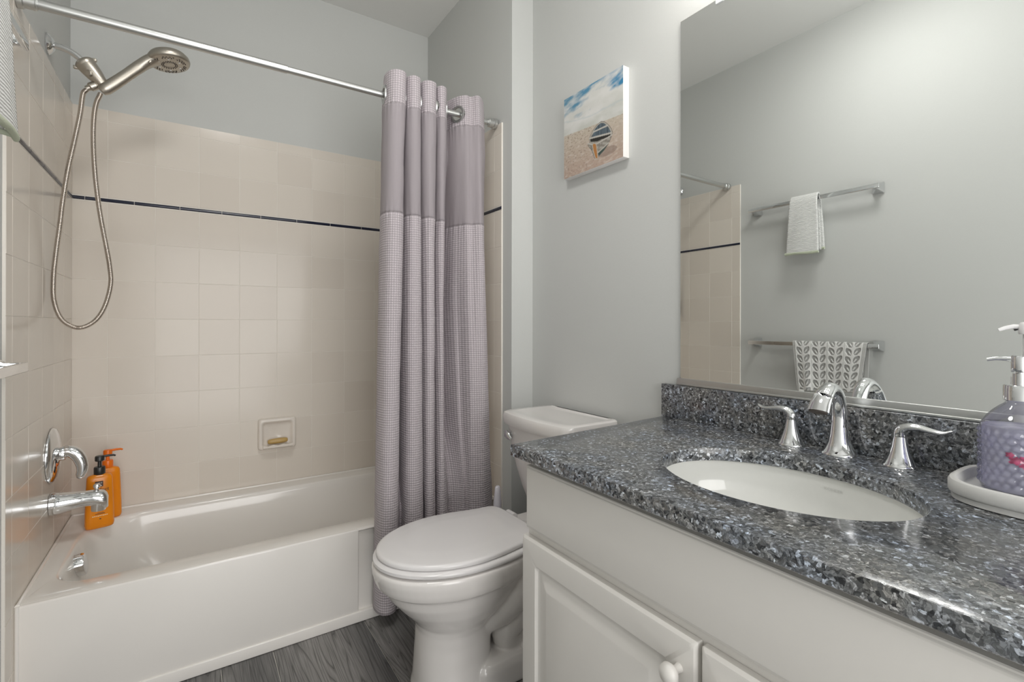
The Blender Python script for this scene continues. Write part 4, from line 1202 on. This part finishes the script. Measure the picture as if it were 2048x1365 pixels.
for i in range(NU):
    for j in range(NU):
        u, v = i / (NU - 1), j / (NU - 1)      # u: left to right as seen, v up
        BH = 0.54 - 0.07 * u
        if v > BH:
            q = (v - BH) / (1 - BH)
            cl = fbm(u * 2.2 + v * 1.2, v * 6.5 - u * 1.0, 5, 1.3)
            c = lerp((.52, .53, .49), (.62, .62, .59), q * 1.5)
            c = lerp(c, (.72, .71, .70), .6 * max(0, fbm(u * 3, v * 7, 4, 9.1) + .3))
            blue = max(0, min(1, (q - .66) * 3.0 + cl * 1.5 + .25 * fbm(u * 9, v * 22 - u * 5, 4, 3.3)))
            c = lerp(c, lerp((.12, .27, .38), (.04, .22, .40), u), blue ** 1.3)
            c = lerp(c, (.30, .42, .48), max(0, min(1, .35 - abs(q - .25 - .12 * (1 - u) + cl * .12) * 9)) * .8)
        else:
            q = v / BH
            n = fbm(u * 13, v * 32, 4, 4.0); n2 = fbm(u * 30, v * 60, 3, 2.0)
            c = lerp((.44, .33, .27), (.50, .44, .36), q)
            c = lerp(c, (.60, .54, .48), max(0, n) * .9)
            c = lerp(c, (.20, .14, .11), max(0, min(1, (n2 - .15) * 2.2)) * (0.75 if u < .55 else .3) * (.5 + .5 * q))
        x, y = u, v
        if v < .56 and u > .38:
            if math.hypot((x - .76) / .15, (y - .13) / .05) < 1: c = lerp(c, (.17, .12, .10), .45)
            if inpoly(x, y, HULL):
                st = math.sin((y + .35 * x) * 120)
                c = lerp((.24, .22, .19), (.38, .36, .32), .5 + .5 * st); c = lerp(c, (.08, .07, .06), max(0, fbm(x * 18, y * 18, 3, 6)))
                if inpoly(x, y, FORE) or inpoly(x, y, MID): c = lerp((.045, .060, .075), (.13, .17, .20), .5 + .6 * fbm(x * 40, y * 8, 3, 5))
                elif inpoly(x, y, BAND): c = (.028, .026, .022)
                elif inpoly(x, y, DARKLOW): c = (.05, .08, .07)
                e = min(dseg(x, y, HULL[k], HULL[(k + 1) % len(HULL)]) for k in range(len(HULL)))
                if e < .007: c = (.16, .14, .12)
                elif e < .017 and y > .30: c = (.46, .43, .38)
                for Ls_, w_ in ((L1, .009), (L2, .010), (L3, .008), (L4, .006), (L5, .008)):
                    if dseg(x, y, Ls_[0], Ls_[1]) < w_: c = (.47, .45, .41)
            if inpoly(x, y, PLATE):
                e = min(dseg(x, y, PLATE[k], PLATE[(k + 1) % len(PLATE)]) for k in range(len(PLATE)))
                c = (.42, .19, .06) if e > .010 else (.46, .42, .36)
        cols[i * NU + j] = c
fr = g.build('beach_picture', M['art'], t, smooth=60, colors=cols, fix=False)


# ------------------------------------------------------------------ towel bars and towels on the left wall
def towel_bar(z, label):
    t = thing('towel_bar', label, 'towel bar', (0.0, 1.285, z), 'chrome towel bars on the left wall')
    g = G(); g.box(.047, .058, .980, 1.637, z - .011, z + .011, .0015); g.build('bar', M['chrome'], t)
    for y in (1.003, 1.612):
        g = G()
        g.loft([[(XL + .0005, a, b) for a, b, _ in rrect(y - .024, y + .024, z - .026, z + .026, 0, .003, 3, 1)], [(XL + .006, a, b) for a, b, _ in rrect(y - .024, y + .024, z - .026, z + .026, 0, .003, 3, 1)],
                [(.024, a, b) for a, b, _ in rrect(y - .010, y + .010, z - .012, z + .012, 0, .002, 3, 1)], [(.049, a, b) for a, b, _ in rrect(y - .009, y + .009, z - .0115, z + .0115, 0, .002, 3, 1)]])
        g.build('post', M['chrome'], t)
    return t


towel_bar(1.765, 'upper chrome towel bar, carrying the plain ribbed towel')
towel_bar(0.988, 'lower chrome towel bar, carrying the leaf-patterned towel')

# ribbed towel: folded double, hanging over the upper bar
t = thing('hand_towel', 'off-white ribbed towel folded over the upper towel bar', 'towel', (0.07, 1.315, 1.745))


def towel_sheet(name, y0, y1, path, material, parent, thick, wob=0.003, seed=0, ny=24, flare=0.0):
    P = spline(path, 90); s = np.r_[0, np.cumsum(np.linalg.norm(np.diff(P, axis=0), axis=1))]
    g = G()

    def f(i, j):
        y = y0 + (y1 - y0) * i / (ny - 1); x, z = P[j]; hang = max(0, 1.78 - z) / .3
        x += wob * mnoise.noise(Vector((y * 16, z * 4, seed))) * min(1, hang * 2) + 0.004 * hang * math.sin((y - y0) / (y1 - y0) * PI)
        return (x, y + flare * hang * ((i / (ny - 1)) - .5) * 2, z)
    g.grid(f, ny, 90, lambda i, j: (y0 + (y1 - y0) * i / (ny - 1), float(s[j])))
    o = g.build(name, material, parent, smooth=60, solid=thick, fix=False)
    o.modifiers['solid'].offset = 0
    return o


towel_sheet('outer_layer', 1.250, 1.388, [(.016, 1.500), (.020, 1.60), (.028, 1.735), (.037, 1.776), (.0525, 1.790), (.067, 1.776), (.075, 1.735), (.080, 1.60), (.085, 1.478)], M['towel'], t, .009, seed=2, flare=.013)
towel_sheet('inner_layer', 1.258, 1.380, [(.030, 1.492), (.032, 1.62), (.036, 1.755), (.043, 1.7795), (.0525, 1.7805), (.062, 1.7795), (.066, 1.735), (.068, 1.60), (.070, 1.486)], M['towel'], t, .004, seed=5, flare=.010)
g = G()
hy = lambda k: 1.237 + 0.170 * k / 20
g.tube([(.085 + .0035 * math.sin(k / 20 * PI), hy(k), 1.4775 - .002 * math.sin(k / 3)) for k in range(21)], [(.0062, .0085)] * 21, 12, sect=(0, 0, 1))
g.tube([(.019, hy(k), 1.500) for k in range(21)], [(.006, .0075)] * 21, 12, sect=(0, 0, 1))
g.tube([(.088 - .070 * k / 12, 1.403 + .004 * math.sin(k / 12 * PI), 1.480 + .018 * k / 12) for k in range(13)], [(.005, .006)] * 13, 10, sect=(0, 0, 1))
o = g.build('hem', M['hem'], t, smooth=60); o['label'] = 'sage green hem'

# leaf towel
t = thing('hand_towel', 'grey towel with raised white leaf pattern on the lower towel bar', 'towel', (0.07, 1.21, 1.0))
NY, NZ = 300, 230
Lp = spline([(.034, .80), (.036, .95), (.041, .999), (.0525, 1.0045), (.062, .998), (.066, .95), (.068, .85), (.070, .750)], NZ)
Ls = np.r_[0, np.cumsum(np.linalg.norm(np.diff(Lp, axis=0), axis=1))]


def leafy(u, v):
    """u 0..1 across the towel, v metres down from the fold: 1 raised white, 0 recessed grey"""
    if u < .035 or u > .955: return 0.35 + .15 * math.sin(v * 900)
    q = (u - .035) / .92 * 4; c = q - math.floor(q)
    d = c - .5                              # one column
    if abs(d) > .485: return .15
    if abs(d) > .435: return 1.0
    if abs(d) < .035: return 1.0
    p = .042; a = abs(d)
    y = v + a * .030 - (0 if d > 0 else .004)
    ph = (y / p) % 1.0
    X, Y = (a - .235) * .0865, (ph - .5) * .042
    # rounded cell, cut away at its lower outer corner like a leaf tip
    if abs((X - .001) / .0172) ** 2.6 + abs(Y / .0178) ** 2.6 > 1 or (X > .004 and Y > .002 + (.0172 - X) * 1.1): return 1.0
    xx, yy = X + .0055, Y - .0035; k = math.cos(.80); s_ = math.sin(.80)
    lx, ly = xx * k - yy * s_, xx * s_ + yy * k
    if (lx / .0098) ** 2 + (ly / .0038) ** 2 < 1: return .85
    return 0.0


g = G(); hv = np.zeros(NY * NZ)


def lf(i, j):
    u = i / (NY - 1); x, z = Lp[j]; hang = max(0, 1.0 - z) / .28
    y0, y1 = 1.026, 1.378
    nar = 0.030 * hang * (1 if x > .0525 else .3)
    y = (y1 - nar) + ((y0 + nar * 1.1) - (y1 - nar)) * u
    v = Ls[j]
    h = leafy(u, v); hv[i * NZ + j] = h
    front = 1 if x > .0525 else -1
    x += front * h * .0026
    x += front * 0.010 * hang * math.exp(-((u - .20) / .05) ** 2) * (1 if front > 0 else 0) + .004 * hang * math.sin(u * 9)
    return (x, y, z + 0.026 * hang * (u - .5))


g.grid(lf, NY, NZ)
cw, cg = np.array((.73, .73, .715)), np.array((.36, .36, .35))
g.build('woven_cloth', M['leaf'], t, smooth=60, colors=cg + (cw - cg) * hv[:, None], solid=0.003, fix=False)
g = G(); g.tube([(.072, 1.346 - .285 * hang_, .737 + .026 * hang_) for hang_ in np.linspace(0, 1, 24)], [(.004, .006)] * 24, 10, sect=(0, 0, 1)); o = g.build('hem', mat('grey_hem', (.42, .42, .40), .9, bump=(300, .4, .06)), t)
g = G(); g.box(.0775, .079, 1.310, 1.338, .722, .746, .0004); o = g.build('care_tag', M['tag'], t, smooth=0); o['label'] = 'white care tag'

# ------------------------------------------------------------------ tray, dispensers
t = thing('vanity_tray', 'pale stone tray with rounded corners at the end of the counter', 'tray', (1.479, .12, ZT))


def tr(ins, z): return superel(1.4785, .122, .1075 - ins, .155 - ins, z, 96, 3.6)


g = G(); g.loft([tr(.006, ZT + .0006), tr(.004, ZT + .0015), tr(.0035, ZT + .0095), tr(.0045, ZT + .0100), tr(.0045, ZT + .0110), tr(.0010, ZT + .0118), tr(0, ZT + .014), tr(0, ZT + .0275), tr(.002, ZT + .0315), tr(.006, ZT + .0330),
                 tr(.010, ZT + .0315), tr(.012, ZT + .027), tr(.013, ZT + .016), tr(.020, ZT + .0125)])
g.build('tray_body', M['tray'], t, smooth=40)
TF = ZT + .0131
BX, BY = 1.491, .2015
t = thing('soap_dispenser', 'bumpy lilac glass soap dispenser with a chrome pump on the tray', 'soap dispenser', (BX, BY, TF))
prof = [(.004, .000), (.040, .000), (.0455, .003), (.0475, .008)] + [(.0475, .008 + .0915 * k / 46) for k in range(1, 47)] + [(.0465, .1035), (.0440, .1095), (.0390, .1180), (.0320, .1270), (.0240, .1350), (.0180, .1400), (.0160, .1430), (.0160, .148)]
NB = 180
rings = []
for r, h in prof:
    ring = []
    for k in range(NB):
        a = 2 * PI * k / NB; rr_ = r
        if .008 < h < .0985:
            row = int((h - .008) / .0102); ch = .008 + (row + .5) * .0102; nb = 22
            aa = (a + (row % 2) * PI / nb) % (2 * PI / nb) - PI / nb
            dd = math.hypot(aa * r / .0050, (h - ch) / .0042)
            if dd < 1: rr_ += .0030 * math.sqrt(1 - dd * dd)
        ring.append((BX + rr_ * math.cos(a), BY + rr_ * math.sin(a), TF + h))
    rings.append(ring)
g = G(); g.loft(rings, cap0=True, cap1=True); g.build('glass_bottle', M['glass'], t, smooth=80)
g = G(); g.lathe([(.002, .004), (.042, .004), (.0448, .008), (.0448, .099), (.0440, .1035), (.002, .1037)], (BX, BY, TF), (0, 0, 1), 48); g.build('liquid_soap', M['liquid'], t)
g = G()
for k, (a0, h0, sz) in enumerate(((PI * 1.02, .056, .013), (PI * 1.10, .050, .012), (PI * 1.17, .046, .010), (PI * .98, .064, .009), (PI * 1.08, .060, .008), (PI * 1.36, .052, .010), (PI * 1.40, .058, .007), (PI * 1.33, .047, .006), (PI * 1.27, .098, .006), (PI * 1.12, .067, .006))):
    rr_ = .0456; pts = []
    for q in range(14):
        th = 2 * PI * q / 14; rad = sz * (.55 + .45 * abs(math.cos(2.5 * th + k))) * .7
        a = a0 + rad * math.cos(th) / rr_; z = TF + h0 + rad * math.sin(th) * .8
        pts.append((BX + rr_ * math.cos(a), BY + rr_ * math.sin(a), z))
    g.add(pts, [tuple(range(14))])
g.build('flower_print', M['pink'], t, smooth=0, fix=False)['kind'] = 'stuff'
g = G(); g.lathe([(.0185, .1445), (.0195, .1455), (.0195, .168), (.0185, .1695), (.0085, .170), (.0085, .188), (.0050, .1885), (.0050, .191)], (BX, BY, TF), (0, 0, 1), 36); g.build('pump_collar', M['chrome'], t, smooth=40)
g = G(); g.lathe([(.0100, .190), (.0105, .191), (.0105, .2145), (.0095, .2165), (.003, .217)], (BX, BY, TF), (0, 0, 1), 28)
nd = Vector((-.22, 1, 0)).normalized(); c = Vector((BX, BY, TF + .2100))
g.tube([c + nd * .004, c + nd * .016 + Vector((0, 0, .0012)), c + nd * .028 + Vector((0, 0, .0008)), c + nd * .038 - Vector((0, 0, .0015))], [(.0042, .0042), (.0036, .0036), (.003, .003), (.0026, .0026)], 14)
g.build('pump_head', M['chrome'], t, smooth=40)

WX, WY = 1.559, .2055
t = thing('lotion_bottle', 'slim white lotion pump bottle behind the glass dispenser', 'pump bottle', (WX, WY, TF))
g = G(); g.lathe([(.0145, 0), (.0160, .002), (.0160, .120), (.0145, .132), (.0120, .136)], (WX, WY, TF), (0, 0, 1), 32); g.build('bottle_body', M['white'], t)
g = G(); g.lathe([(.0150, .134), (.0160, .136), (.0190, .150), (.0200, .165), (.0195, .178), (.0150, .1825), (.0055, .1835), (.0050, .256)], (WX, WY, TF), (0, 0, 1), 28); g.build('collar', M['white'], t)
g = G(); g.lathe([(.0095, .250), (.0105, .252), (.0105, .266), (.008, .270), (.003, .271)], (WX, WY, TF), (0, 0, 1), 24)
nd = Vector((-.30, 1, 0)).normalized(); c = Vector((WX, WY, TF + .262))
g.tube([c + nd * .004, c + nd * .016 + Vector((0, 0, .001)), c + nd * .026 - Vector((0, 0, .0015)), c + nd * .034 - Vector((0, 0, .005))], [(.005, .0036), (.0045, .0034), (.004, .003), (.0032, .0024)], 14)
g.build('pump_head', M['white'], t, smooth=50)

# ------------------------------------------------------------------ lamps the room has
t = thing('vanity_light', 'three-globe vanity light on the wall above the mirror', 'wall light', (1.6, .50, 2.12))
g = G(); g.box(1.575, 1.6066, .12, .88, 2.105, 2.165, .006); g.build('backplate', M['chrome'], t)
for y in (.24, .50, .76):
    g = G(); g.tube([(1.575, y, 2.135), (1.545, y, 2.135), (1.525, y, 2.150)], .009, 12); a_ = g.build('lamp_arm', M['chrome'], t)
    g = G(); g.lathe([(.02, -.055), (.040, -.045), (.052, -.02), (.055, .0), (.052, .02), (.040, .042), (.02, .053), (.004, .056)], (1.500, y, 2.150), (0, 0, 1), 28); g.build('glass_shade', M['shade'], t)
t = thing('ceiling_light', 'round flush ceiling light in the middle of the ceiling', 'ceiling light', (.62, .85, 2.70))
g = G(); g.lathe([(.212, 0), (.212, -.02), (.203, -.022)], (.62, .85, ZC - .0005), (0, 0, 1), 40); g.build('rim', M['satin'], t)
g = G(); g.lathe([(.20, -.021), (.19, -.045), (.15, -.062), (.08, -.074), (.01, -.078)], (.62, .85, ZC - .0005), (0, 0, 1), 40); g.build('glass_dome', M['dome'], t)
